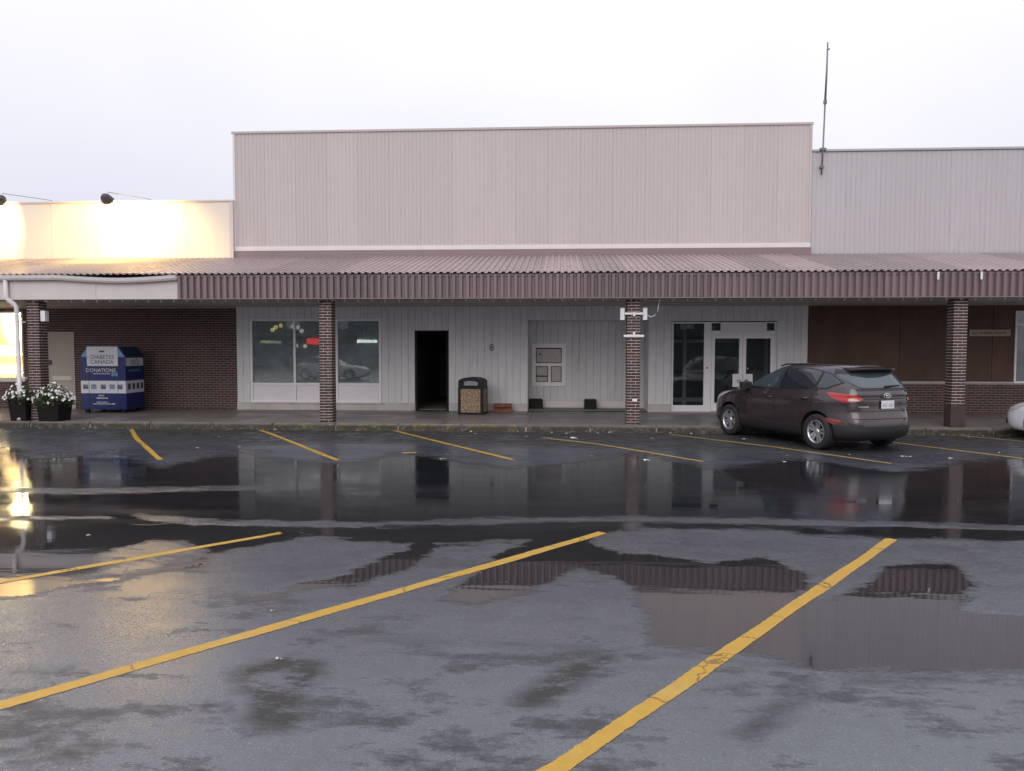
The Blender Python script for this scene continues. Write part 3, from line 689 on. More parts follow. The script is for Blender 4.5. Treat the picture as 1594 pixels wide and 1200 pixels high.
# recess with boarded-up hatch
RB = YW+1.0
bx('recess_back', (REC[0], REC[1], RB+.013, RB+.1, ZS, REC[3]+.1), MT['siding'], CS)
board_run(REC[0]+.01, REC[1]-.01, .40, REC[3]+.03, RB+.0115)
bx('baseboard', (REC[0], REC[1], RB-.02, RB+.0, .19, .385), MT['white_trim'], CS, bevel=.004)
bx('recess_side', (REC[1], REC[1]+.05, YW+.19, RB+.1, ZS, REC[3]), MT['siding'], CS); bx('recess_side', (REC[0]-.05, REC[0], YW+.19, RB+.1, ZS, REC[3]), MT['siding'], CS)
bx('recess_ceiling', (REC[0]-.05, REC[1]+.05, YW+.19, RB+.1, REC[3]+.006, REC[3]+.05), MT['siding'], CS)
hx0, hx1, hz0, hz1 = -.78, .215, .82, 2.06
h = MB(); yb = RB-.045
def frame(mb, x0, x1, z0, z1, wd, ya, yb_): mb.box(x0, x0+wd, ya, yb_, z0, z1); mb.box(x1-wd, x1, ya, yb_, z0, z1); mb.box(x0+wd, x1-wd, ya, yb_, z1-wd, z1); mb.box(x0+wd, x1-wd, ya, yb_, z0, z0+wd)
frame(h, hx0, hx1, hz0, hz1, .12, yb, RB-.002)
h.box(hx0+.12, hx1-.12, yb+.001, RB-.002, 1.40, 1.49); xm = (hx0+hx1)/2+.02; h.box(xm-.04, xm+.04, yb+.002, RB-.002, hz0+.12, 1.40)
hf = h.build('boarded_hatch', MT['hatch_frame'], CS); hf['label'] = 'boarded-up hatch frame with three filled panes'
for q in ((hx0+.142, hx1-.142, 1.512, hz1-.155), (hx0+.142, xm-.062, hz0+.142, 1.378), (xm+.062, hx1-.142, hz0+.142, 1.378)):
    bx('backing', (q[0]-.022, q[1]+.022, RB-.012, RB-.006, q[2]-.03, q[3]+.03), MT['dark_gap'], hf); bx('panel', (q[0], q[1], RB-.032, RB-.0125, q[2], q[3]), MT['hatch_panel'], hf, bevel=.004)
bx('panel_rail', (hx0+.13, xm-.05, RB-.04, RB-.03, 1.09, 1.125), MT['dark_gap'], hf); bx('latch', (xm-.055, xm-.03, RB-.07, yb, 1.28, 1.36), MT['grey_metal'], hf)
bx('vent_knob', (hx0+.22, hx0+.27, RB-.05, RB-.033, 1.73, 1.77), MT['dark_gap'], hf)
# house number: a dark 8, the ghost of a lost figure beside it
n8 = text_mesh('house_number', '8', .27, MT['ink'], .006); link('house_number', n8, CS, Vector((-1.88, YW-.008, 1.935))-ocs, (math.pi/2, 0, 0))
bx('number_ghost', (-2.13, -2.10, YW-.0045, YW-.003, 1.84, 2.02), MT['white_trim'], CS); bx('screw', (-2.08, -2.06, YW-.008, YW-.003, 1.85, 1.87), MT['ink'], CS)
# entrance: side light, double doors, boarded transom
ey = YW+.14; e = MB(); ex0, ex1, ez1 = 3.15, 6.02, 2.66
e.box(ex0, ex0+.05, ey-.04, ey+.04, ZS+.02, ez1); e.box(4.04, 4.24, ey-.045, ey+.045, ZS+.02, ez1); e.box(ex1-.06, ex1, ey-.04, ey+.04, ZS+.02, ez1)
e.box(ex0+.05, 4.04, ey-.04, ey+.04, ZS+.02, ZS+.19); e.box(ex0+.05, 4.04, ey-.04, ey+.04, ez1-.04, ez1); e.box(4.24, ex1-.06, ey-.04, ey+.04, ez1-.03, ez1); e.box(4.24, ex1-.06, ey-.042, ey+.04, 2.30, 2.42)
ef = e.build('entrance_frame', MT['white_frame'], CS)
bx('pane', (ex0+.05, 4.04, ey-.006, ey+.006, ZS+.19, ez1-.04), MT['door_glass'], ef)
bx('pane', (4.24, ex1-.06, ey-.006, ey+.006, 2.42, ez1-.03), MT['door_glass'], ef)
bx('sign_board', (4.48, 5.74, ey-.075, ey-.046, 2.34, 2.655), MT['white_panel'], ef, bevel=.004)
bx('step', (ex0-.02, ex1+.25, YW-.01, ey+.3, ZS, ZS+.018), MT['plinth'], CS)
bx('jamb', (ex1, ENT[1], YW+.02, ey+.04, ZS+.018, ENT[3]), MT['siding'], CS)
for xa, xb, hs in ((4.25, 5.10, 1), (5.108, 5.955, -1)):
    dd = MB(); frame(dd, xa, xb, ZS+.03, 2.295, .09, ey-.03, ey+.03); dd.box(xa+.09, xb-.09, ey-.03, ey+.03, ZS+.12, ZS+.26)
    do = dd.build('door', MT['white_frame'], CS)
    bx('pane', (xa+.09, xb-.09, ey-.006, ey+.006, ZS+.26, 2.205), MT['door_glass'], do)
    hx = xb-.10 if hs > 0 else xa+.10
    bx('notice', (hx-.17, hx+.09, ey-.055, ey-.052, .86, 1.22) if hs > 0 else (hx-.088, hx+.17, ey-.055, ey-.052, .86, 1.22), MT['white_panel'], do)
    MB().lathe([(.0, -.001), (.045, -.001), (.06, -.001), (.06, .0), (0, .0)], 'y', (hx, ey-.057, 1.02), 16).build('notice_mark', simple('grey_mark', (.42, .42, .45), .6) if hs > 0 else MT['opp_trim'], do)
    MB().tube([(hx, ey-.03, 1.40), (hx, ey-.09, 1.40), (hx+.04*hs*-1, ey-.09, 1.34)], .014, 8).build('handle', MT['chrome'], do)
bx('lock', (4.11, 4.15, ey-.055, ey-.045, 1.36, 1.41), MT['ink'], ef)
# vestibule's inner doors and the dark rooms behind
iv = MB(); iy = YW+2.2
for xx in (3.1, 3.85, 4.7, 5.5, 6.3): iv.box(xx-.05, xx+.05, iy-.04, iy+.04, ZS, 2.6)
iv.box(3.15, 3.80, iy-.03, iy+.03, 2.1, 2.2); iv.box(3.90, 4.65, iy-.03, iy+.03, 2.1, 2.2); iv.box(4.75, 5.45, iy-.03, iy+.03, 2.1, 2.2); iv.box(3.15, 3.80, iy-.03, iy+.03, .3, .42); iv.box(3.9, 4.65, iy-.03, iy+.03, 1.2, 1.26); iv.box(3.9, 4.65, iy-.03, iy+.03, .3, .42)
iv.build('inner_doors', MT['white_frame'], CS)
rm = MB(); rm.box(XA+.05, XB-.05, 28, 28.1, ZS, 8); rm.box(XA+.02, XA+.12, YW+.2, 28, ZS, 7.9); rm.box(XB-.12, XB-.02, YW+.2, 28, ZS, 7.9)
rm.box(XA+.12, XB-.12, YW+.2, 28, 3.12, 3.2); rm.box(-4.5, -4.4, YW+.2, 28, ZS, 3.12); rm.box(-1.1, -1.0, YW+.2, 28, ZS, 3.12); rm.box(2.6, 2.7, YW+.2, 28, ZS, 3.12)
rm.build('interior', MT['interior'], CS); bx('floor_slab', (XA+.12, XB-.12, YW+.2, 28, ZS+.003, ZS+.02), MT['interior'], CS)
bx('pinned_sheet', (-8.6, -5.3, YW+1.2, YW+1.22, .3, 2.9), MT['opp_trim'], CS)
# upper wall
def cladding(name, width, per, h, dep, mat):
    n = int(round(width/per)); pr = []
    for i in range(n): pr += [((i)*per-width/2, 0), ((i+.10)*per-width/2, 0), ((i+.18)*per-width/2, -dep), ((i+.92)*per-width/2, -dep)]
    pr.append((width/2, 0)); m = len(pr)
    vs = [(x, y, 0) for x, y in pr]+[(x, y, h) for x, y in pr]+[(-width/2, .02, 0), (width/2, .02, 0), (-width/2, .02, h), (width/2, .02, h)]
    fs = [(i, i+1, m+i+1, m+i) for i in range(m-1)]+[(2*m, 2*m+2, 2*m+3, 2*m+1), (0, m, 2*m+2, 2*m), (m-1, 2*m+1, 2*m+3, 2*m-1)]
    return MB().add(vs, fs).mesh(name, mat)
cw = (XB-.02-(XA+.02))/18
cme = cladding('cladding_sheet', cw-.002, (cw-.002)/8, 3.17, .008, MT['clad'])
for i in range(18): link('cladding_sheet', cme, CS, Vector((XA+.02+(i+.5)*cw, YW-.02+random.uniform(-.0015, .0015), 4.80))-ocs)
bx('upper_wall', (XA, XB, YW+.003, YW+.2, ZH+.04, 7.97), MT['clad'], CS)
bx('base_trim', (XA, XB, YW-.06, YW+.002, 4.68, 4.80), MT['white_trim'], CS, bevel=.006)
bx('coping', (XA-.03, XB+.02, YW-.06, YW+.25, 7.97, 8.035), MT['clad'], CS, bevel=.008)
for xx in (XA+.002, XB-.062): bx('corner_trim', (xx, xx+.06, YW-.052, YW+.0, 4.80, 7.97), MT['white_trim' if xx < 0 else 'clad'], CS)
bx('side_wall', (XA, XA+.1, YW+.2, 28, 3.2, 7.9), MT['clad'], CS); bx('side_wall', (XB-.1, XB, YW+.2, 28, 3.2, 7.9), MT['clad'], CS); bx('roof', (XA, XB, YW+.2, 28.1, 7.8, 7.9), MT['roofing'], CS)

# ------------------------------------------------------------------ floodlit brick shop (left)
LS = thing('brick_shop', (-13.6, YW, ZS), 'dark brick shop with lit window and floodlit cream parapet beside the donation bin', 'building')
LD = (-15.0, -14.08, ZS, 2.39); LW = (-18.6, -15.62, 1.0, 2.97)
brick_wall(LS, -19.5, XA-.003, ZS, ZH, YW+.012, [LD, LW], key=lambda b: -b[0]+(0 if b[2] < 2.6 else 4))
dr = bx('door', (LD[0]+.045, LD[1]-.045, YW+.05, YW+.1, ZS+.02, LD[3]-.045), MT['beige_door'], LS, bevel=.004)
dfm = MB(); frame(dfm, LD[0], LD[1], ZS, LD[3], .045, YW-.004, YW+.14); dfm.build('door_frame', MT['beige_door'], LS)
bx('lock_plate', (LD[0]+.09, LD[0]+.20, YW+.03, YW+.05, 1.42, 1.56), MT['ink'], dr); bx('kick_panel', (LD[0]+.2, LD[1]-.14, YW+.044, YW+.05, .98, 1.10), MT['cream_trim'], dr)
lw = MB(); frame(lw, LW[0], LW[1], LW[2], LW[3], .05, YW-.01, YW+.08); lw.box(-17.15, -17.09, YW-.01, YW+.08, LW[2]+.05, LW[3]-.05)
lwo = lw.build('shop_window', MT['cream_trim'], LS)
for a, b in ((LW[0]+.05, -17.15), (-17.09, LW[1]-.05)): bx('pane', (a, b, YW+.03, YW+.042, LW[2]+.05, LW[3]-.05), MT['shop_glass'], lwo)
bx('window_sill', (LW[0]-.05, LW[1]+.05, YW-.05, YW+.0, LW[2]-.07, LW[2]-.002), MT['cream_trim'], LS)
rm = MB(); rm.box(-19.4, -15.2, YW+3, YW+3.1, ZS, 3.1); rm.box(-15.3, -15.2, YW+.22, YW+3, ZS, 3.1); rm.box(-19.4, -19.3, YW+.22, YW+3, ZS, 3.1); rm.box(-19.3, -15.3, YW+.22, YW+3, 3.03, 3.1); rm.box(-19.3, -15.3, YW+.22, YW+3, ZS, ZS+.03)
rm.build('shop_interior', MT['interior_lit'], LS)
for a in (-18.2, -16.9, -15.9): bx('ceiling_lamp', (a-.25, a+.25, YW+.4, YW+2.6, 2.98, 3.02), emit('shop_lamp', (1, .80, .42), 800), LS)
for a, z0, z1 in ((-16.55, 2.0, 2.9), (-17.9, 2.1, 2.9)): MB().lathe([(0, z0), (.18, z0), (.2, z0+.04), (.2, z1), (0, z1)], 'z', (a, YW+.5, 0), 20).build('paper_lantern', simple('lantern_paper', (.62, .50, .26), .8), LS)
sh = MB(); sh.box(-19.2, -15.5, YW+2.5, YW+2.9, 1.2, 1.24); sh.box(-19.2, -15.5, YW+2.5, YW+2.9, 1.7, 1.74); sh.box(-19.2, -15.5, YW+2.5, YW+2.9, 2.2, 2.24); sh.build('shelf', MT['cream_trim'], LS)
bx('counter', (-18.8, -15.9, YW+.5, YW+.9, ZS+.03, 1.15), MT['cream'], LS)
# parapet of flat cream panels
for i in range(7):
    a = -18.6+i*1.34; b = min(a+1.334, XA-.09)
    bx('parapet_panel', (a, b, YW-.13, YW-.10, 4.47, 6.06), MT['cream'], LS, bevel=.003)
bx('parapet_wall', (-19.5, XA-.004, YW-.099, YW+.2, ZH+.04, 6.05), MT['cream_trim'], LS)
bx('coping', (-19.5, XA+.03, YW-.16, YW+.24, 6.06, 6.115), MT['cream_trim'], LS, bevel=.006)
bx('corner_trim', (XA-.085, XA+.02, YW-.15, YW-.061, 4.44, 6.06), MT['cream_trim'], LS, bevel=.004)
bx('side_wall', (-19.5, -19.4, YW+.23, 28, ZS, 5.8), MT['cream_trim'], LS); bx('roof', (-19.5, XA-.01, YW+.2, 28, 5.6, 5.7), MT['roofing'], LS); bx('back_wall', (-19.5, XA-.01, 28, 28.1, ZS, 5.7), MT['cream_trim'], LS)

# floodlights leaning out from the parapet
def floodlight(x, label, aim, cone):
    t = thing('floodlight', (x, YW-.1, 6.115), label, 'floodlight', 'floodlights leaning out over the cream parapet')
    px, py, pz = x, 19.9, 5.93
    MB().tube([(x+.45, YW+.05, 6.12), (x+.42, YW-.02, 6.17), (px+.03, py+.02, pz+.16)], .008, 6).build('arm', MT['grey_metal'], t)
    d = Vector(aim).normalized()
    rot = (-d).to_track_quat('Z', 'Y').to_matrix()
    hd = MB(); n = 5; vs = []
    for zz, r in ((-.09, .15), (.06, .11), (.13, .05)):
        for k in range(8): a = 2*math.pi*(k+.5)/8; vs.append(rot@Vector((r*math.cos(a)*1.15, r*math.sin(a), zz))+Vector((px, py, pz)))
    fs = [tuple(range(16, 24))]+[(i*8+k, i*8+(k+1) % 8, (i+1)*8+(k+1) % 8, (i+1)*8+k) for i in range(2) for k in range(8)]
    hd.add(vs, fs); o = hd.build('lamp_head', MT['flood_body'], t)
    L = MB(); L.add([rot@Vector((.14*math.cos(2*math.pi*(k+.5)/8)*1.15, .14*math.sin(2*math.pi*(k+.5)/8), -.075))+Vector((px, py, pz)) for k in range(8)], [tuple(range(7, -1, -1))])
    L.build('lens', emit('flood_lens', (1, .80, .42), 14), o)
    ld = bpy.data.lights.new('flood', 'SPOT'); ld.energy = 620; ld.color = (1, .68, .21); ld.spot_size = R(cone); ld.spot_blend = .4; ld.shadow_soft_size = .09
    lo = bpy.data.objects.new('flood', ld); COL.objects.link(lo); lo.parent = t
    lo.location = Vector((px, py, pz))+d*.11-org(t); lo.rotation_euler = (-d).to_track_quat('Z', 'Y').to_euler()
floodlight(-12.10, 'floodlight on a wire arm over the parapet of the brick shop above the donation bin', (-.12, 1.30, -.75), 146)
floodlight(-15.05, 'floodlight on a wire arm over the parapet above the lit shop window', (-2.2, 1.0, -.6), 112)

# ------------------------------------------------------------------ brown boarded shop (right)
RS = thing('boarded_shop', (10.5, YW, ZS), 'brown boarded shop front on low brick wall under grey ribbed upper wall', 'building')
RW = (12.30, 14.4, 1.0, 2.95)
brick_wall(RS, XB+.003, 16.0, ZS, 1.0, YW-.03, key=lambda b: abs(b[0]-10.2), wname='low_wall')
bx('ledge', (XB+.003, RW[0]-.01, YW-.06, YW+.16, 1.0, 1.035), MT['plinth'], RS, bevel=.004)
bx('wall', (XB+.003, RW[0], YW+.012, YW+.2, 1.035, ZH), MT['wood'], RS)
xx = XB+.01
while xx < RW[0]-.1:
    b = min(xx+2.44, RW[0]-.005); board(xx, b, 1.037, ZH, YW+.0105, RS, 'wood'); xx += 2.44
sg = bx('sign_board', (11.09, 12.17, YW-.035, YW-.006, 2.265, 2.445), simple('tan_sign', (.36, .28, .20), .6), RS, bevel=.03)
lt = MB(); xx = 11.17; rr = random.Random(5)
for wl in (3, 8, 8):
    for k in range(wl):
        wlt = rr.choice((.026, .03, .034))
        for q in range(2): lt.box(xx+q*wlt*.6, xx+q*wlt*.6+.010, YW-.0375, YW-.035, 2.325, 2.385)
        lt.box(xx+.011, xx+wlt*.6-.001, YW-.0375, YW-.035, *rr.choice(((2.325, 2.335), (2.35, 2.36), (2.375, 2.385)))); xx += wlt+.014
    xx += .035
lt.build('lettering', MT['ink'], sg)
rw = MB(); frame(rw, *RW, .05, YW-.02, YW+.08); rw.box(RW[0]+.05, RW[1]-.05, YW-.018, YW+.08, 2.56, 2.60)
rwo = rw.build('shop_window', MT['white_frame'], RS)
for za, zb in ((1.05, 2.56), (2.60, 2.90)): bx('pane', (RW[0]+.05, RW[1]-.05, YW+.03, YW+.042, za, zb), MT['window_glass'], rwo)
bx('wall_end', (RW[1], 16, YW+.012, YW+.2, 1.035, ZH), MT['wood'], RS); bx('wall_head', (RW[0], RW[1], YW+.012, YW+.2, RW[3], ZH), MT['wood'], RS)
rm = MB(); rm.box(XB+.1, 16, YW+3.5, YW+3.6, ZS, 3.1); rm.box(XB+.1, 16, YW+.2, YW+3.5, 3.12, 3.2); rm.box(15.9, 16, YW+.2, YW+3.5, ZS, 3.1); rm.build('interior', simple('olive_interior', (.28, .26, .18), .8), RS)
MB().tube([(12.45, YW+.25, 1.05), (12.38, YW+.12, 2.3)], .025, 6).build('leaning_pole', MT['white_frame'], RS)
rcw = 9.17/10
rme = cladding('cladding_sheet', rcw-.002, (rcw-.002)/7, 2.74, .009, MT['clad_grey'])
for i in range(10): link('cladding_sheet', rme, RS, Vector((XB+.004+(i+.5)*rcw, YW+.0+random.uniform(-.0015, .0015), 4.50))-org(RS))
bx('upper_wall', (XB+.003, 16, YW+.022, YW+.25, ZH+.04, 7.25), MT['clad_grey'], RS)
bx('coping', (XB+.022, 16.02, YW-.05, YW+.28, 7.25, 7.31), MT['clad_grey'], RS, bevel=.008)
bx('roof', (XB+.01, 16, YW+.25, 28, 7.0, 7.1), MT['roofing'], RS); bx('side_wall', (15.9, 16, YW+.26, 28, ZS, 7.0), MT['clad_grey'], RS); bx('back_wall', (XB+.01, 15.9, 28, 28.1, ZS, 7.0), MT['clad_grey'], RS)
# aerial pole
ap = thing('aerial_pole', (7.1, YW-.05, 6.67), 'thin grey aerial pole clamped to the top of the grey ribbed wall', 'aerial')
MB().tube([(7.07, YW-.09, 6.62), (7.10, YW-.085, 7.3), (7.13, YW-.08, 8.6)], .022, 8).build('lower_mast', MT['grey_metal'], ap)
MB().tube([(7.13, YW-.08, 8.55), (7.155, YW-.08, 9.4), (7.165, YW-.08, 10.12)], [.03, .026, .018], 8).build('upper_mast', MT['grey_metal'], ap)
bx('clamp', (7.02, 7.18, YW-.12, YW-.05, 7.27, 7.33), MT['grey_metal'], ap); bx('clamp', (7.03, 7.13, YW-.12, YW-.011, 6.80, 6.86), MT['grey_metal'], ap); bx('joint', (7.09, 7.17, YW-.11, YW-.05, 8.5, 8.6), MT['grey_metal'], ap); bx('stub', (7.16, 7.22, YW-.09, YW-.07, 9.92, 9.96), MT['grey_metal'], ap)

# ------------------------------------------------------------------ donation bin
DB = thing('donation_bin', (-12.36, 19.98, ZS), 'blue and white clothes donation bin standing against the brick wall', 'donation bin')
hw, dp_, H = .635, .90, 1.80
b = MB(); sh_ = 1.52
pf = [(-hw, .10), (hw, .10), (hw, sh_), (hw-.19, H), (-hw+.19, H), (-hw, sh_)]
b.prism_y(pf, 0, dp_); body = b.build('body', MT['bin_blue'], DB, False, .006)
MB().prism_y([(hw+.004, sh_-.0), (hw+.012, sh_+.006), (hw-.186, H+.008), (-hw+.186, H+.008), (-hw-.012, sh_+.006), (-hw-.004, sh_), (-hw+.19, H+.001), (hw-.19, H+.001)], .02, dp_+.01).build('roof_sheet', MT['bin_teal'], DB, False)
for sx in (-1, 1):
    for yy in (.06, dp_-.14): bx('foot', (sx*(hw-.12)-.05, sx*(hw-.12)+.05, yy, yy+.08, 0, .10), MT['black_plastic'], DB, False)
bx('front_sign', (-hw+.20, hw-.20, -.025, -.002, 1.28, H+.01), MT['bin_white'], DB, False, .004)
for sx in (-1, 1):
    MB().prism_y([(sx*(hw-.205), sh_+.012), (sx*(hw-.02), sh_+.012), (sx*(hw-.205), H-.02)][::sx], -.006, -.0015).build('shoulder_panel', MT['ink_blue'], DB, False)
bx('white_band', (-hw+.004, hw-.004, -.005, -.0015, .54, .88), MT['bin_white'], DB, False)
bx('side_band', (hw+.0015, hw+.005, .01, dp_-.01, .54, .88), MT['bin_white'], DB, False)
bx('side_sign', (hw+.0015, hw+.005, .02, dp_-.03, 1.28, 1.50), MT['bin_white'], DB, False)
def btext(s, size, x, z, mat, name='lettering', side=False, sp=1.0):
    me = text_mesh(name, s, size, MT[mat], .0008, spacing=sp)
    if side: return link(name, me, DB, (hw+.007, x, z), (math.pi/2, 0, math.pi/2))
    return link(name, me, DB, (x, -.0275 if z > 1.28 else -.008, z), (math.pi/2, 0, 0))
btext('DIABETES', .155, 0, 1.52, 'ink'); btext('CANADA', .155, -.01, 1.39, 'ink'); btext('DONATIONS', .145, -.06, 1.16, 'ink_white', sp=.98)
btext('DIABETES', .09, .43, 1.42, 'ink', side=True); btext('CANADA', .09, .43, 1.34, 'ink', side=True); btext('DONATIONS', .10, .43, 1.15, 'ink_blue', side=True)
sm = MB(); rr = random.Random(3)
def smudge(x0, x1, z, h):   # rows of print too small to read
    x = x0
    while x < x1: w_ = rr.uniform(.012, .03); sm.box(x, min(x+w_, x1), -.006, -.002, z, z+h*rr.uniform(.7, 1)); x += w_+rr.uniform(.006, .014)
smudge(-.28, .20, 1.06, .028); smudge(-.14, .02, .46, .035); smudge(-.20, .12, .39, .04); smudge(-.20, .14, .285, .025); smudge(-.30, .32, .235, .03); sm.build('fine_print', MT['ink_white'], DB, False)
bx('logo_mark', (-.08, .06, -.028, -.0255, 1.655, 1.70), MT['ink'], DB, False)
ic = MB()
for k in range(3): ic.box(.24+k*.06, .285+k*.06, -.006, -.002, 1.0+(k % 2)*.02, 1.11-(k % 2)*.02)
ic.build('icon', MT['ink_blue'], DB, False)
for k, xx in enumerate((-.50, -.27, .0, .25, .47)):
    pm = MB(); wv = .075; pm.box(xx-wv, xx+wv, -.008, -.0055, .65, .78); pm.build('picture', MT['opp_trim'], DB, False)
    q = MB(); q.box(xx-wv*.6, xx-wv*.05, -.0095, -.0085, .66, .75); q.box(xx+wv*.1, xx+wv*.8, -.0095, -.0085, .66, .72); q.build('picture_detail', MT['ink_blue' if k % 2 else 'ink'], DB, False)
for yy in (.15, .37, .58, .78): bx('picture', (hw+.0055, hw+.008, yy-.06, yy+.06, .64, .80), MT['ink'], DB, False)
for xx in (-.40, .41): bx('panel_seam', (xx-.004, xx+.004, -.0098, -.0005, .12, 1.27), MT['ink'], DB, False)
bx('chute', (-.30, .30, -.012, -.002, 1.245, 1.262), MT['bin_teal'], DB, False)

# ------------------------------------------------------------------ litter bin on the pavement
TC = thing('litter_bin', (-2.31, 20.5, ZS), 'black domed litter bin with pebble panels on the pavement beside the dark doorway', 'litter bin', rz=R(-7))
hw, hd, zt = .31, .26, .72
b = MB()
for sx in (-1, 1):
    for sy in (-1, 1): b.box(sx*hw-.035, sx*hw+.035, sy*hd-.035, sy*hd+.035, 0, zt)
b.box(-hw, hw, -hd, hd, .0, .05); b.box(-hw-.032, hw+.032, -hd-.032, hd+.032, zt-.03, zt+.02); b.build('frame', MT['black_plastic'], TC, False, .008)
for sy in (-1, 1): bx('pebble_panel', (-hw+.04, hw-.04, sy*(hd+.01)-.02, sy*(hd+.01)+.02, .055, zt-.035), MT['pebble'], TC, False)
for sx in (-1, 1): bx('pebble_panel', (sx*(hw+.01)-.02, sx*(hw+.01)+.02, -hd+.04, hd-.04, .055, zt-.035), MT['pebble'], TC, False)
pts = [(-.34, zt+.02), (.34, zt+.02), (.34, zt+.17)]+[(.34*math.cos(a)+0, zt+.17+.105*math.sin(a)) for a in np.linspace(.25, math.pi-.25, 11)]+[(-.34, zt+.17)]
lid = MB().prism_y(pts, -.29, .29).build('lid', MT['black_plastic'], TC, False, .014)
MB().prism_y([(-.17, zt+.06), (.20, zt+.06), (.20, zt+.15), (.10, zt+.175), (-.05, zt+.18), (-.17, zt+.16)], -.298, -.285).build('flap', simple('steel_flap', (.22, .22, .24), .4, .3, var=.3, scale=12), lid, False)

# small things by the wall
def bait(x, y, wd, label):
    t = thing('bait_box', (x, y, ZS), label, 'box', 'black boxes along the recess wall')
    MB().prism_y([(-wd/2, 0), (wd/2, 0), (wd/2-.02, .24), (-wd/2+.02, .24)], -.14, .14).build('base', MT['black_plastic'], t, False, .01)
    MB().prism_y([(-wd/2+.0, .24), (wd/2-.0, .24), (wd/2-.04, .30), (-wd/2+.04, .30)], -.15, .15).build('lid', MT['black_plastic'], t, False, .01)
bait(-.66, RB-.2, .44, 'black plastic box in the recess corner under the boarded hatch'); bait(.93, RB-.2, .38, 'black plastic box with flat lid halfway along the recess wall')
cb = thing('rusty_box', (-1.55, YW-.23, ZS), 'small rusty brown box against the pale plinth beside the litter bin', 'box', rz=R(4))
q = MB(); q.box(-.25, .25, -.14, -.12, 0, .22); q.box(-.25, .25, .12, .14, 0, .23); q.box(-.25, -.23, -.12, .12, 0, .23); q.box(.23, .25, -.12, .12, 0, .21); q.box(-.23, .23, -.12, .12, 0, .02); q.build('box', MT['rust'], cb, False)
MB().add([(-.25, -.14, .222), (.25, -.14, .222), (.22, -.235, .16), (-.2, -.24, .15), (-.25, -.136, .222), (.25, -.136, .222), (.22, -.231, .156), (-.2, -.236, .146)], [(0, 1, 2, 3), (7, 6, 5, 4), (0, 4, 5, 1), (1, 5, 6, 2), (2, 6, 7, 3), (3, 7, 4, 0)]).build('flap', MT['rust'], cb, False)
bx('contents', (-.2, .2, -.1, .1, .02, .12), MT['pebble'], cb, False)

# ------------------------------------------------------------------ flower pots
def planter(x, y, wt, wb, h, label, seed, n):
    rr = random.Random(seed)
    t = thing('flower_pot', (x, y, ZS), label, 'flower pot', 'black pots of white petunias')
    p = MB(); a, b = wb/2, wt/2
    p.add([(-a, -a, 0), (a, -a, 0), (a, a, 0), (-a, a, 0), (-b, -b, h), (b, -b, h), (b, b, h), (-b, b, h), (-b+.03, -b+.03, h), (b-.03, -b+.03, h), (b-.03, b-.03, h), (-b+.03, b-.03, h), (-b+.04, -b+.04, h-.05), (b-.04, -b+.04, h-.05), (b-.04, b-.04, h-.05), (-b+.04, b-.04, h-.05)],
          [(0, 3, 2, 1), (0, 1, 5, 4), (1, 2, 6, 5), (2, 3, 7, 6), (3, 0, 4, 7), (4, 5, 9, 8), (5, 6, 10, 9), (6, 7, 11, 10), (7, 4, 8, 11), (8, 9, 13, 12), (9, 10, 14, 13), (10, 11, 15, 14), (11, 8, 12, 15), (12, 13, 14, 15)])
    p.build('pot', MT['black_pot'], t, False)
    lf = MB(); fl = MB(); st = MB()
    def spot():
        r = rr.uniform(0, 1)**.5*(b+.17); an = rr.uniform(0, 2*math.pi); q = r/(b+.17)
        return Vector((r*math.cos(an), r*math.sin(an), h+.04+(1-q*q)*.36*rr.uniform(.35, 1.15)-max(0, q-.7)*.45*rr.random()))
    for _ in range(n*10):
        c = spot()*rr.uniform(.85, 1.0); c.z = max(c.z-.03, h-.2); d = Vector((rr.gauss(0, 1), rr.gauss(0, 1), rr.gauss(.4, .7))).normalized(); s = rr.uniform(.03, .06); u = d.orthogonal().normalized(); w = d.cross(u)
        lf.add([c-u*s*.25, c+d*s*.5+w*s*.5, c+d*s*1.2, c+d*s*.5-w*s*.5], [(0, 1, 2, 3)])
    for _ in range(12):
        e = spot(); st.tube([(e.x*.3, e.y*.3, h-.05), (e.x*.75, e.y*.75, (h+e.z)/2+.05), tuple(e)], .004, 4)
    for _ in range(n):
        c = spot(); c += Vector((c.x, c.y, .05)).normalized()*.03; nrm = Vector((c.x, c.y-.25, max(.1, c.z-h+.12))).normalized(); u = nrm.orthogonal().normalized(); w = nrm.cross(u); s = rr.uniform(.022, .042)
        vs = [c-nrm*.015]
        for k in range(10):
            an = math.pi*2*k/10; r = s*(1.0 if k % 2 == 0 else .78); vs.append(c+(u*math.cos(an)+w*math.sin(an))*r+nrm*rr.uniform(-.004, .006))
        fl.add(vs, [(0, 1+k, 1+(k+1) % 10) for k in range(10)])
    prop(lf.build('foliage', MT['leaf'], t, False), kind='stuff'); st.build('stems', MT['leaf'], t, False); prop(fl.build('blossom', MT['petal'], t, False), kind='stuff')
planter(-13.08, 17.86-.02, .46, .38, .56, 'black tapered pot of white petunias half hidden behind the downpipe', 11, 75)
planter(-12.30, 17.86, .56, .48, .50, 'black squat pot of white petunias on the pavement in front of the beige door', 12, 95)

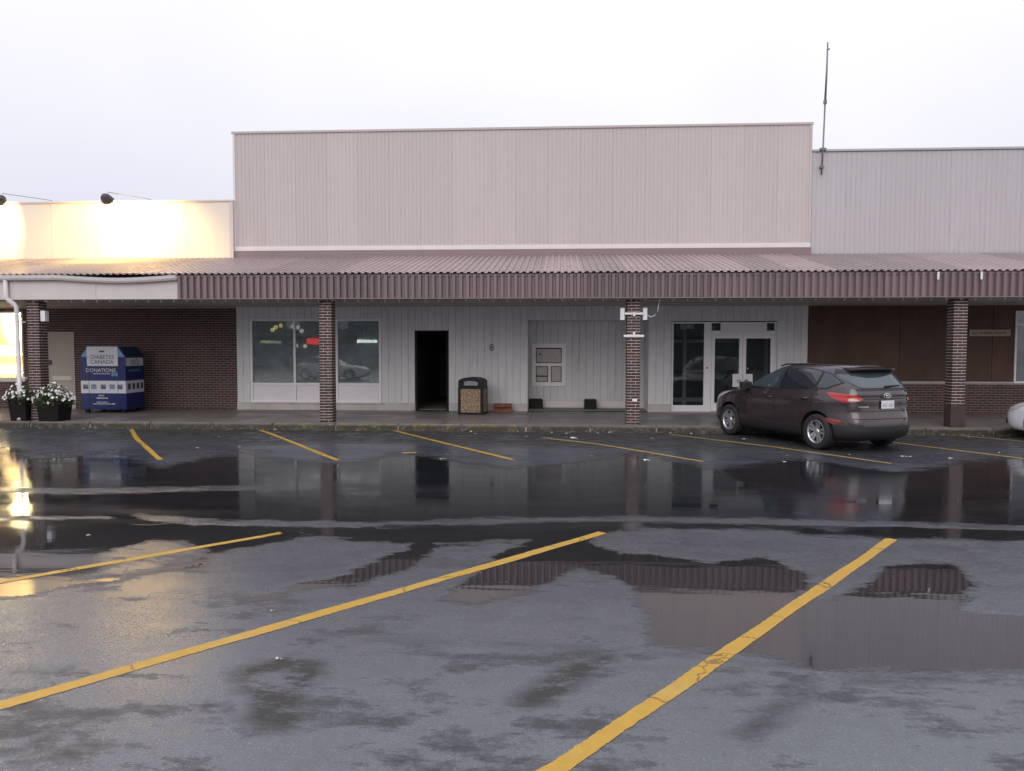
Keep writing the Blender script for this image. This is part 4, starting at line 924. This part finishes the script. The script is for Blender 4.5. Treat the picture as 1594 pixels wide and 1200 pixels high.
# ------------------------------------------------------------------ cars
def catmull(T, sub=6):
    T = np.array(T, float); out = []
    for i in range(len(T)-1):
        p0, p1, p2, p3 = T[max(0, i-1)], T[i], T[i+1], T[min(len(T)-1, i+2)]
        for k in range(sub):
            t = k/sub; out.append(.5*((2*p1)+(-p0+p2)*t+(2*p0-5*p1+4*p2-p3)*t*t+(-p0+3*p1-3*p2+p3)*t**3))
    out.append(T[-1]); out = np.array(out)
    out[:, 0] = np.maximum.accumulate(out[:, 0]+np.arange(len(out))*1e-6); return out
SUV = [(.22, 2.00, -2.00, .80, 5), (.28, 2.10, -2.12, .86, 5), (.38, 2.17, -2.20, .892, 4.8), (.50, 2.20, -2.215, .905, 4.6), (.62, 2.20, -2.20, .91, 4.5), (.75, 2.17, -2.165, .912, 4.5), (.86, 2.09, -2.15, .910, 4.6), (.93, 1.96, -2.15, .904, 4.8),
       (.985, 1.72, -2.145, .888, 5), (1.03, 1.40, -2.13, .872, 5), (1.07, 1.12, -2.135, .858, 5), (1.12, .98, -2.125, .842, 5), (1.22, .80, -2.075, .812, 5), (1.32, .60, -1.985, .778, 4.8), (1.42, .40, -1.895, .738, 4.6), (1.50, .22, -1.82, .700, 4.4), (1.56, .05, -1.77, .655, 4.2), (1.60, -.10, -1.71, .60, 4), (1.63, -.28, -1.60, .51, 3.8), (1.648, -.48, -1.42, .38, 3.4), (1.655, -.65, -1.2, .22, 3)]
SED = [(.18, 2.08, -2.08, .78, 5), (.25, 2.18, -2.18, .83, 4.8), (.38, 2.24, -2.24, .862, 4.4), (.50, 2.25, -2.25, .872, 4.2), (.62, 2.22, -2.25, .875, 4.2), (.70, 2.12, -2.23, .872, 4.3), (.77, 1.95, -2.2, .868, 4.5), (.83, 1.62, -2.14, .855, 4.8), (.89, 1.18, -2.04, .838, 5), (.93, .92, -1.88, .822, 5), (.97, .80, -1.66, .808, 5),
       (1.08, .60, -1.46, .772, 4.6), (1.2, .36, -1.20, .724, 4.4), (1.30, .12, -.98, .67, 4.2), (1.36, -.04, -.84, .61, 4), (1.40, -.2, -.70, .52, 3.6), (1.425, -.32, -.58, .36, 3.2), (1.432, -.4, -.5, .2, 3)]
class Car:
    NS = 72
    def __init__(s, table): s.T = catmull(table, 5); s.Z = s.T[:, 0]; s.cache = {}
    def row(s, z):
        k = round(float(z), 4)
        if k in s.cache: return s.cache[k]
        xf, xr, w, n = [np.interp(z, s.Z, s.T[:, c]) for c in (1, 2, 3, 4)]
        xc, a = (xf+xr)/2, (xf-xr)/2; th = np.linspace(0, math.pi, 500)
        ct, st = np.cos(th), np.sin(th)
        x = xc-a*np.sign(ct)*np.abs(ct)**(2/n); y = w*np.abs(st)**(2/n)
        L = np.r_[0, np.cumsum(np.hypot(np.diff(x), np.diff(y)))]
        s.cache[k] = (L, x, y); return s.cache[k]
    def pt(s, u, z, off=0.0):
        L, x, y = s.row(z); e = .004
        p = (np.interp(u, L, x), np.interp(u, L, y))
        if off:
            a = (np.interp(u-e, L, x), np.interp(u-e, L, y)) if u > e else (np.interp(e, L, x), -np.interp(e, L, y)); b = (np.interp(u+e, L, x), np.interp(u+e, L, y))
            t = np.array([b[0]-a[0], b[1]-a[1]]); t /= max(1e-9, np.hypot(*t)); p = (p[0]-t[1]*off, p[1]+t[0]*off)
        return (float(p[0]), float(p[1]), float(z))
    def u_of_x(s, x, z): L, xx, y = s.row(z); return float(np.interp(x, xx, L))
    def body(s):
        vs = []; n = s.NS
        for z in s.Z:
            L, x, y = s.row(z); u = np.linspace(0, L[-1], n+1); X = np.interp(u, L, x); Y = np.interp(u, L, y)
            Y[0] = Y[-1] = 0
            vs += [(X[i], Y[i], z) for i in range(n+1)]+[(X[i], -Y[i], z) for i in range(n-1, 0, -1)]
        m = 2*n; fs = [(r*m+k, r*m+(k+1) % m, (r+1)*m+(k+1) % m, (r+1)*m+k) for r in range(len(s.Z)-1) for k in range(m)]
        mi = [1 if s.Z[f[0]//m] < .385 else 0 for f in fs]
        fs += [tuple(range(m-1, -1, -1)), tuple((len(s.Z)-1)*m+k for k in range(m))]; mi += [1, 0]
        return vs, fs, mi
    def patch(s, poly, off, mode='x', rows=12, cols=14, side=1, thick=.0):
        """polygon given as (x,z) on the flank or (u,z) round the tail, laid on the body surface"""
        P = np.array(poly, float); z0, z1 = P[:, 1].min(), P[:, 1].max(); vs = []; fs = []
        for r in range(rows+1):
            z = z0+(z1-z0)*(.001+.998*r/rows); xs = []
            for i in range(len(P)):
                a, b = P[i], P[(i+1) % len(P)]
                if (a[1]-z)*(b[1]-z) < 0: xs.append(a[0]+(z-a[1])/(b[1]-a[1])*(b[0]-a[0]))
            if not xs: xs = [P[0, 0], P[0, 0]]
            lo, hi = min(xs), max(xs)
            for c in range(cols+1):
                q = lo+(hi-lo)*c/cols
                if mode == 'x': u = s.u_of_x(q, z); p = s.pt(u, z, off)
                else:
                    p = s.pt(abs(q), z, off)
                    if q < 0: p = (p[0], -p[1], p[2])
                vs.append((p[0], p[1]*side, p[2]))
        fs = [(r*(cols+1)+c, r*(cols+1)+c+1, (r+1)*(cols+1)+c+1, (r+1)*(cols+1)+c) for r in range(rows) for c in range(cols)]
        return vs, fs
def make_car(table, loc, heading, paint, label, suv=True, group=None):
    """heading: direction of travel, radians from +Y towards -X"""
    cr_ = Car(table); WB = 1.32 if suv else 1.33; RT = .342 if suv else .315; TW = .79 if suv else .75
    t = thing('parked_car', (*loc, 0), label, 'car', group, rz=heading+math.pi/2)
    vs, fs, mi = cr_.body(); b = MB()
    b.v = vs; b.f = fs; b.m = mi; b.sm = [True]*len(fs)
    o = b.build('body', [MT[paint], MT['car_black']], t, False)
    cut = MB()
    for sx in (-1, 1):
        for sy in (-1, 1): cut.lathe([(0, -.2), (RT+.055, -.2), (RT+.055, .35), (0, .35)] if sy > 0 else [(0, -.35), (RT+.055, -.35), (RT+.055, .2), (0, .2)], 'y', (sx*WB, sy*.80, RT+.01), 40, smooth=False)
    cu = cut.build('cutter', MT['car_black'], t, False)
    md = o.modifiers.new('b', 'BOOLEAN'); md.operation = 'DIFFERENCE'; md.solver = 'EXACT'; md.object = cu
    dg = bpy.context.evaluated_depsgraph_get(); me = bpy.data.meshes.new_from_object(o.evaluated_get(dg)); o.modifiers.clear(); o.data = me
    bpy.data.objects.remove(cu)
    me.materials.clear(); me.materials.append(MT[paint]); me.materials.append(MT['car_black'])
    for p in me.polygons:
        c = p.center; inside = any(math.hypot(c.x-sx*WB, c.z-(RT+.01)) < RT+.05 for sx in (-1, 1)) and abs(c.y) < .885 and c.z < RT*2+.1
        arch = inside and abs(p.normal.y) < .75 or (inside and abs(c.y) < .72)
        if arch: p.material_index = 1
        else: p.material_index = 1 if suv and (c.z < .40 or (c.x < -1.68 and c.z < .50)) or c.z < .2 else 0
        p.use_smooth = True
    me.set_sharp_from_angle(angle=R(38))
    def pl(name, poly, off, mat, mode='x', side=1, parent=t, rows=10, cols=14, label=None):
        vs, fs = cr_.patch(poly, off, mode, rows, cols, side); q = MB().add(vs, fs, smooth=True).build(name, MT[mat], parent, False)
        if label: q['label'] = label
        return q
    if suv:
        for sd in (1, -1):
            tr = pl('window_surround', [(.97, 1.085), (-1.50, 1.165), (-1.83, 1.30), (-1.50, 1.475), (-1.05, 1.55), (-.4, 1.578), (.02, 1.555), (.36, 1.45), (.72, 1.255)], .008, 'car_black', side=sd, rows=30, cols=40)
            pl('front_door_glass', [(.86, 1.108), (-.12, 1.13), (-.22, 1.545), (.0, 1.535), (.33, 1.43), (.68, 1.24)], .013, 'car_glass_l', side=sd, parent=tr, rows=24, cols=24)
            pl('rear_door_glass', [(-.24, 1.132), (-1.08, 1.165), (-1.22, 1.22), (-1.30, 1.49), (-1.05, 1.53), (-.4, 1.56), (-.30, 1.553)], .013, 'car_glass', side=sd, parent=tr, rows=24, cols=24)
            pl('quarter_glass', [(-1.28, 1.19), (-1.50, 1.19), (-1.78, 1.30), (-1.50, 1.452), (-1.35, 1.48)], .013, 'car_glass', side=sd, parent=tr, rows=16, cols=16)
            tl = pl('tail_lamp', [(.55, 1.005), (.58, 1.05), (.74, 1.085), (.96, 1.11), (1.18, 1.12), (1.23, 1.11), (1.12, 1.03), (.99, .97), (.86, .938), (.70, .938), (.57, .965)], .012, 'lamp_red', 'u', sd)
            pl('reversing_light', [(.60, .965), (.62, 1.0), (.78, 1.005), (.81, .975), (.76, .955)], .018, 'lamp_clear', 'u', sd, tl, 4, 6)
            pl('reflector', [(.86, .53), (.98, .61), (1.25, .635), (1.34, .58), (1.1, .515)], .010, 'reflector', 'u', sd, rows=4, cols=8)
            pl('head_lamp', [(1.30, 1.0), (1.62, .945), (2.02, .80), (2.06, .74), (1.92, .76), (1.6, .88)], .005, 'lamp_clear', side=sd)
            dr = []
            for xa in (.98, -.17, -1.17):
                top = 1.09 if xa > .5 else 1.12
                pl('door_seam', [(xa-.004, .40), (xa+.004, .40), (xa+.004-(.06 if xa > .5 else .02), top), (xa-.004-(.06 if xa > .5 else .02), top)], .0025, 'seam', side=sd, rows=10, cols=1)
            pl('sill_seam', [(.98, .395), (-1.0, .395), (-1.0, .402), (.98, .402)], .0025, 'seam', side=sd, rows=1, cols=20)
            pl('shoulder_line', [(.2, .915), (-1.65, .985), (-1.65, .995), (.2, .924)], .0025, 'seam', side=sd, rows=2, cols=20)
            for xa, zz in ((-.02, .935), (-1.02, .965)):
                p = cr_.pt(cr_.u_of_x(xa, zz), zz); q = MB()
                q.tube([(xa+.10, (p[1]-.005)*sd, zz), (xa+.07, (p[1]+.035)*sd, zz+.005), (xa-.07, (p[1]+.035)*sd, zz+.01), (xa-.10, (p[1]-.005)*sd, zz+.01)], .014, 8); q.build('door_handle', MT[paint], t, False)
            m = MB(); p = cr_.pt(cr_.u_of_x(.78, 1.12), 1.12)
            m.box(.66, .82, sd*(p[1]+.06) if sd > 0 else sd*(p[1]+.28), sd*(p[1]+.28) if sd > 0 else sd*(p[1]+.06), 1.06, 1.22); m.box(.72, .78, *sorted((sd*(p[1]-.03), sd*(p[1]+.07))), 1.08, 1.12)
            m.build('mirror', MT['car_black'], t, False, .03)
            MB().tube([(.02, sd*.56, 1.575), (-.12, sd*.56, 1.612), (-.7, sd*.555, 1.628), (-1.3, sd*.55, 1.618), (-1.45, sd*.55, 1.59)], .016, 8).build('roof_rail', MT['car_black'], t, False)
        rg = pl('rear_window', [(-.50, 1.205), (.50, 1.205), (.60, 1.25), (.72, 1.36), (.80, 1.46), (.66, 1.50), (-.66, 1.50), (-.80, 1.46), (-.72, 1.36), (-.60, 1.25)], .010, 'car_glass_l', 'u', rows=18, cols=36)
        pl('glass_band', [(-.83, 1.455), (.83, 1.455), (.74, 1.545), (-.74, 1.545)], .012, 'car_black', 'u', rows=6, cols=24)
        MB().tube([(-2.10, -.02, 1.23), (-2.085, -.25, 1.245), (-2.07, -.42, 1.25)], [.022, .014, .008], 6).build('wiper', MT['car_black'], rg, False)
        sp = MB()   # roof spoiler: wing section swept round the tailgate
        vs = []; ys = np.linspace(-.55, .55, 17)
        for yv in ys:
            xb = -1.97+abs(yv)**2.5*.55
            vs += [(-1.50, yv, 1.615-.06*abs(yv)**2), (xb*1.0, yv, 1.575-.07*abs(yv)**2), (xb+.01, yv, 1.545-.07*abs(yv)**2), (-1.72, yv, 1.50-.03*abs(yv)**2)]
        fs = [(i*4+k, i*4+(k+1) % 4, (i+1)*4+(k+1) % 4, (i+1)*4+k) for i in range(16) for k in range(4)]+[(0, 1, 2, 3), (67, 66, 65, 64)]
        sp.add(vs, fs, smooth=False); spo = sp.build('spoiler', MT[paint], t, False, .006)
        for i, mi_ in enumerate(()): pass
        us = MB(); us.add([(v[0]+(.02 if i % 4 == 2 else -.005), v[1]*.97, v[2]-.004) for i, v in enumerate(vs) if i % 4 in (2, 3)], [(2*i, 2*i+1, 2*i+3, 2*i+2) for i in range(16)]); us.build('spoiler_underside', MT['car_black'], spo, False)
        pl('plate_recess', [(-.42, .70), (.42, .70), (.44, .86), (-.44, .86)], .003, 'seam', 'u', rows=4, cols=8) if False else None
        pl('trunk_strip', [(-.50, .998), (.50, .998), (.52, 1.018), (-.52, 1.018)], .010, 'car_black', 'u', rows=2, cols=12)
        pl('tailgate_seam', [(-.72, .775), (.72, .775), (.72, .784), (-.72, .784)], .003, 'seam', 'u', rows=1, cols=16)
        pl('bumper_inset', [(-.70, .645), (.70, .645), (.74, .75), (-.74, .75)], .004, 'car_black' if False else paint, 'u', rows=4, cols=16)
        pl('bumper_line', [(-.74, .632), (.74, .632), (.74, .642), (-.74, .642)], .006, 'seam', 'u', rows=1, cols=16)
        pl('window_strip', [(-.60, 1.155), (.60, 1.155), (.64, 1.195), (-.64, 1.195)], .004, 'car_black', 'u', rows=3, cols=16)
        xr = -2.155
        plt = bx('number_plate', (xr-.035, xr-.02, -.155, .155, .825, .975), MT['plate'], t, False, .003)
        q = MB()
        for k, yy in enumerate((.115, .075, .035, -.035, -.075, -.115)):
            for a, bb in (((yy-.013, yy-.006), (.855, .92)), ((yy+.006, yy+.013), (.855, .92)), ((yy-.006, yy+.006), (.91, .92) if k % 2 else (.88, .89))): q.box(xr-.0365, xr-.035, *a, *bb)
        q.build('plate_marks', simple('plate_ink', (.32, .33, .38), .5), plt, False)
        em = MB(); n = 28; vs = []   # oval badge ring and slanted H
        em.tube([(xr-.018, .085*math.cos(a), .085+.985+.043*math.sin(a)-.005) for a in np.linspace(0, 2*math.pi, 29)], .007, 6)
        em.tube([(xr-.018, .035, 1.04), (xr-.018, .022, 1.09)], .008, 6); em.tube([(xr-.018, -.022, 1.04), (xr-.018, -.035, 1.09)], .008, 6); em.tube([(xr-.018, .03, 1.06), (xr-.018, -.03, 1.07)], .008, 6)
        em.build('badge', MT['chrome'], t, False)
        pl('model_script', [(.42, .855), (.62, .855), (.62, .872), (.42, .872)], .006, 'chrome', 'u', rows=1, cols=4); pl('model_script', [(-.60, .855), (-.52, .855), (-.52, .872), (-.60, .872)], .006, 'chrome', 'u', rows=1, cols=4)
        pl('windscreen', [(-.62, 1.12), (.62, 1.12), (.52, 1.53), (-.52, 1.53)], .006, 'car_glass', 'u') if False else None
        Lr = cr_.row(1.12)[0][-1]
        ws = MB(); rows_, cols_ = 10, 16; vs = []
        for r in range(rows_+1):
            z = 1.10+.44*r/rows_; Lz = cr_.row(z)[0][-1]; hwid = .66-.14*r/rows_
            for c_ in range(cols_+1):
                q_ = -hwid+2*hwid*c_/cols_; p = cr_.pt(Lz-abs(q_), z, .006); vs.append((p[0], p[1]*(1 if q_ >= 0 else -1), p[2]))
        ws.add(vs, [(r*(cols_+1)+c_, r*(cols_+1)+c_+1, (r+1)*(cols_+1)+c_+1, (r+1)*(cols_+1)+c_) for r in range(rows_) for c_ in range(cols_)], smooth=True); ws.build('windscreen', MT['car_glass'], t, False)
    else:
        for sd in (1, -1):
            tr = pl('window_surround', [(.80, .935), (-1.40, .985), (-1.42, 1.03), (-.98, 1.29), (-.70, 1.355), (-.30, 1.37), (-.05, 1.33), (.32, 1.19)], .003, 'car_black', side=sd, rows=14, cols=22)
            pl('front_door_glass', [(.70, .955), (-.28, .975), (-.33, 1.345), (-.08, 1.31), (.3, 1.17)], .006, 'car_glass_l', side=sd, parent=tr)
            pl('rear_door_glass', [(-.36, .975), (-1.30, 1.0), (-.95, 1.26), (-.70, 1.33), (-.40, 1.345)], .006, 'car_glass', side=sd, parent=tr)
            for xa in (.95, -.30, -1.12): pl('door_seam', [(xa-.004, .34), (xa+.004, .34), (xa+.004, .94), (xa-.004, .94)], .0025, 'seam', side=sd, rows=8, cols=1)
            tot = cr_.row(.62)[0][-1]
            hl = [(1.66, .80), (1.98, .70), (2.14, .60), (2.10, .56), (1.9, .62), (1.62, .76)]
            pl('head_lamp', hl, .006, 'lamp_clear', side=sd); pl('tail_lamp', [(.55, .66), (.60, .80), (1.2, .82), (1.1, .68)], .006, 'lamp_red', 'u', sd)
            m = MB(); m.box(.55, .68, *sorted((sd*.86, sd*1.02)), .94, 1.06); m.build('mirror', MT[paint], t, False, .02)
        for nm, zA, zB, w0, w1, rear in (('windscreen', .97, 1.35, .68, .52, False), ('rear_window', 1.0, 1.34, .62, .5, True)):
            ws = MB(); vs = []
            for r in range(9):
                z = zA+(zB-zA)*r/8; Lz = cr_.row(z)[0][-1]; hwid = w0+(w1-w0)*r/8
                for c_ in range(13):
                    q_ = -hwid+2*hwid*c_/12; p = cr_.pt(abs(q_) if rear else Lz-abs(q_), z, .006); vs.append((p[0], p[1]*(1 if q_ >= 0 else -1), p[2]))
            ws.add(vs, [(r*13+c_, r*13+c_+1, (r+1)*13+c_+1, (r+1)*13+c_) for r in range(8) for c_ in range(12)], smooth=True); ws.build(nm, MT['car_glass'], t, False)
        ft = MB(); ft.box(2.20, 2.262, -.45, .45, .30, .42); ft.build('grille', MT['car_black'], t, False, .02)
    # wheels
    def wheel_meshes():
        ty = MB().lathe([(RT-.115, -.10), (RT-.05, -.112), (RT-.012, -.10), (RT, -.075), (RT, .075), (RT-.012, .10), (RT-.05, .112), (RT-.115, .10)], 'y', n=40)
        ri = MB(); ro = RT-.113
        ri.lathe([(ro+.006, .085), (ro-.004, .098), (ro-.022, .095), (ro-.03, .06), (ro-.035, -.08)], 'y', n=40)
        ri.lathe([(0, .075), (.035, .078), (.05, .07), (.06, .05), (.06, .0)], 'y', n=20)
        for k in range(5):
            for dv in (-.20, .20):
                a0 = 2*math.pi*k/5+math.pi/2; a1 = a0+dv; p0 = Vector((.04*math.cos(a0+dv*2.2), .058, .04*math.sin(a0+dv*2.2))); p1 = Vector(((ro-.012)*math.cos(a1), .078, (ro-.012)*math.sin(a1)))
                dd = (p1-p0).normalized(); nn = Vector((-dd.z, 0, dd.x)); w0, w1 = .021, .029
                ri.add([p0-nn*w0, p0+nn*w0, p1+nn*w1, p1-nn*w1, p0-nn*w0-Vector((0, .03, 0)), p0+nn*w0-Vector((0, .03, 0)), p1+nn*w1-Vector((0, .04, 0)), p1-nn*w1-Vector((0, .04, 0))],
                       [(0, 1, 2, 3), (7, 6, 5, 4), (0, 4, 5, 1), (1, 5, 6, 2), (2, 6, 7, 3), (3, 7, 4, 0)])
        back = MB().lathe([(0, -.0), (ro-.03, .0), (ro-.03, -.02), (0, -.02)], 'y', n=24)
        return ty.mesh('tyre', MT['tyre']), ri.mesh('rim', MT['alloy']), back.mesh('brake_disc', MT['car_black'])
    tm, rm_, bm_ = wheel_meshes()
    for sx in (-1, 1):
        for sy in (-1, 1):
            w_ = link('wheel', bm_, t, (sx*WB, sy*TW, RT), (0, 0, 0 if sy > 0 else math.pi)); link('tyre', tm, w_); link('rim', rm_, w_, (0, 0, 0), (0, .3+sx*.5, 0))
    # dark underside
    bx('underbody', (-1.9, 1.9, -.55, .55, .20, .30), MT['car_black'], t, False)
    return t
HD = R(25)
rl = Vector((4.98, 14.92)); fd = Vector((-math.sin(HD), math.cos(HD))); lf_ = Vector((-fd.y, fd.x))
cc = rl+fd*1.32-lf_*.84
make_car(SUV, (cc.x, cc.y), HD, 'car_paint', 'dark brown sport utility car with red tail lamps parked nose to the kerb')
HD2 = R(30); fd2 = Vector((-math.sin(HD2), math.cos(HD2))); lf2 = Vector((-fd2.y, fd2.x))
c2 = Vector((9.72, 16.95))-fd2*1.95-lf2*.80
make_car(SED, (c2.x, c2.y), HD2, 'white_paint', 'white saloon car parked by the brown boarded shop, its front corner showing', suv=False, group='white saloon cars')

# ------------------------------------------------------------------ across the lot (shows in the shop windows)
make_car(SED, (-13.6, -2.2), R(-88), 'white_paint', 'white saloon car across the lot reflected in the wide shop window', suv=False, group='white saloon cars')
OB = thing('opposite_building', (-14, -31, 0), 'dark shop row with lit signs across the lot reflected in the windows', 'building')
bx('wall', (-50, 22, -40, -31, 0, 5.6), MT['opp_wall'], OB)
for k in range(14): bx('upper_window', (-46+k*4.8, -44.6+k*4.8, -30.99, -30.93, 3.7, 4.9), MT['white_panel'], OB)
bx('fascia', (-50, 22, -30.98, -30.5, 3.0, 3.3), MT['opp_trim'], OB)
for n, a, b, z0, z1, c_, s_ in (('sign_panel', -24.6, -22.2, 2.2, 2.8, (.9, .06, .05), 3.5), ('sign_panel', -19.6, -17.6, 2.35, 2.66, (.85, 1, .95), 7), ('sign_panel', -29.2, -27.2, 2.3, 2.55, (.7, .75, .4), 1.2)):
    bx(n, (a, b, -30.45, -30.38, z0, z1), emit('lit_sign', c_, s_), OB)
for k in range(5): bx('shop_window', (-31+k*3.1, -28.9+k*3.1, -30.97, -30.9, .6, 2.1), MT['opp_trim'], OB)
for k, (xx, zz, c_) in enumerate(((-27.6, 3.85, (.95, .85, .2)), (-27.1, 4.0, (.95, .9, .3)), (-27.9, 3.6, (.9, .85, .4)), (-25.9, 3.95, (1, .95, .85)), (-25.4, 3.85, (1, .95, .85)), (-25.0, 3.5, (.9, .85, .8)), (-25.6, 2.05, (1, .95, .8)), (-24.7, 2.0, (1, .95, .8)))):
    MB().lathe([(0, -.2), (.12, -.17), (.2, -.05), (.2, .05), (.12, .17), (0, .2)], 'z', (xx, -30.2, zz), 10).build('globe_lamp', emit('globe', c_, 2.2), OB)
tr = thing('street_tree', (-33.5, -27, 0), 'leafy tree across the lot with lamplit leaves', 'tree')
MB().tube([(-33.5, -27, 0), (-33.4, -27, 2.2), (-33.6, -26.9, 4.0)], [.2, .14, .08], 8).build('trunk', MT['bark'], tr)
cw_ = MB(); rr = random.Random(2)
for _ in range(2200):
    d = Vector((rr.gauss(0, 1), rr.gauss(0, 1), rr.gauss(0, .8))); c_ = Vector((-33.5, -27, 4.6))+d*.85; s = rr.uniform(.10, .2); u = Vector((rr.gauss(0, 1), rr.gauss(0, 1), rr.gauss(0, 1))).normalized(); v_ = u.orthogonal().normalized()
    cw_.add([c_-u*s, c_+v_*s*.5, c_+u*s, c_-v_*s*.5], [(0, 1, 2, 3)])
prop(cw_.build('crown', MT['tree_leaf'], tr), kind='stuff')

# ------------------------------------------------------------------ leaves and litter along the kerb
dbm = MB(); ltm = MB(); rr = random.Random(21)
for i in range(900):
    x = rr.uniform(-14, 12); y = KF-.02-abs(rr.gauss(0, .16)) if rr.random() < .8 else rr.uniform(13, 17.4)
    s = rr.uniform(.015, .05); a = rr.uniform(0, 6.28); c_ = Vector((x, y, .007+rr.uniform(0, .006))); u = Vector((math.cos(a), math.sin(a), rr.uniform(-.12, .25))); v_ = Vector((-math.sin(a), math.cos(a), rr.uniform(-.1, .2)))
    (dbm if rr.random() < .85 else ltm).add([c_-u*s, c_+v_*s*.55, c_+u*s, c_-v_*s*.55], [(0, 1, 2, 3)])
for px, py, s in ((890, 683, .13), (945, 672, .07), (948, 667, .06), (1160, 684, .08), (215, 664, .05), (880, 675, .05), (140, 834, .04), (740, 676, .06), (1008, 717, .07), (1410, 711, .07), (1480, 714, .04), (435, 1027, .02), (425, 952, .018), (690, 715, .05)):
    g_ = gp(px, py)
    for k in range(5):
        a = rr.uniform(0, 6.28); q = Vector((g_[0]+rr.uniform(-s, s), g_[1]+rr.uniform(-s, s)*.5, .012)); u = Vector((math.cos(a), math.sin(a), rr.uniform(-.1, .4)))*s*.5; v_ = Vector((-math.sin(a), math.cos(a), rr.uniform(0, .4)))*s*.4
        ltm.add([q-u, q+v_, q+u, q-v_], [(0, 1, 2, 3)])
prop(dbm.build('fallen_leaves', MT['leaf_dead']), 'scattered brown leaves and grit along the foot of the kerb', 'leaves', kind='stuff')
prop(ltm.build('paper_scraps', MT['litter']), 'scattered pale scraps of litter on the wet lot', 'litter', kind='stuff')
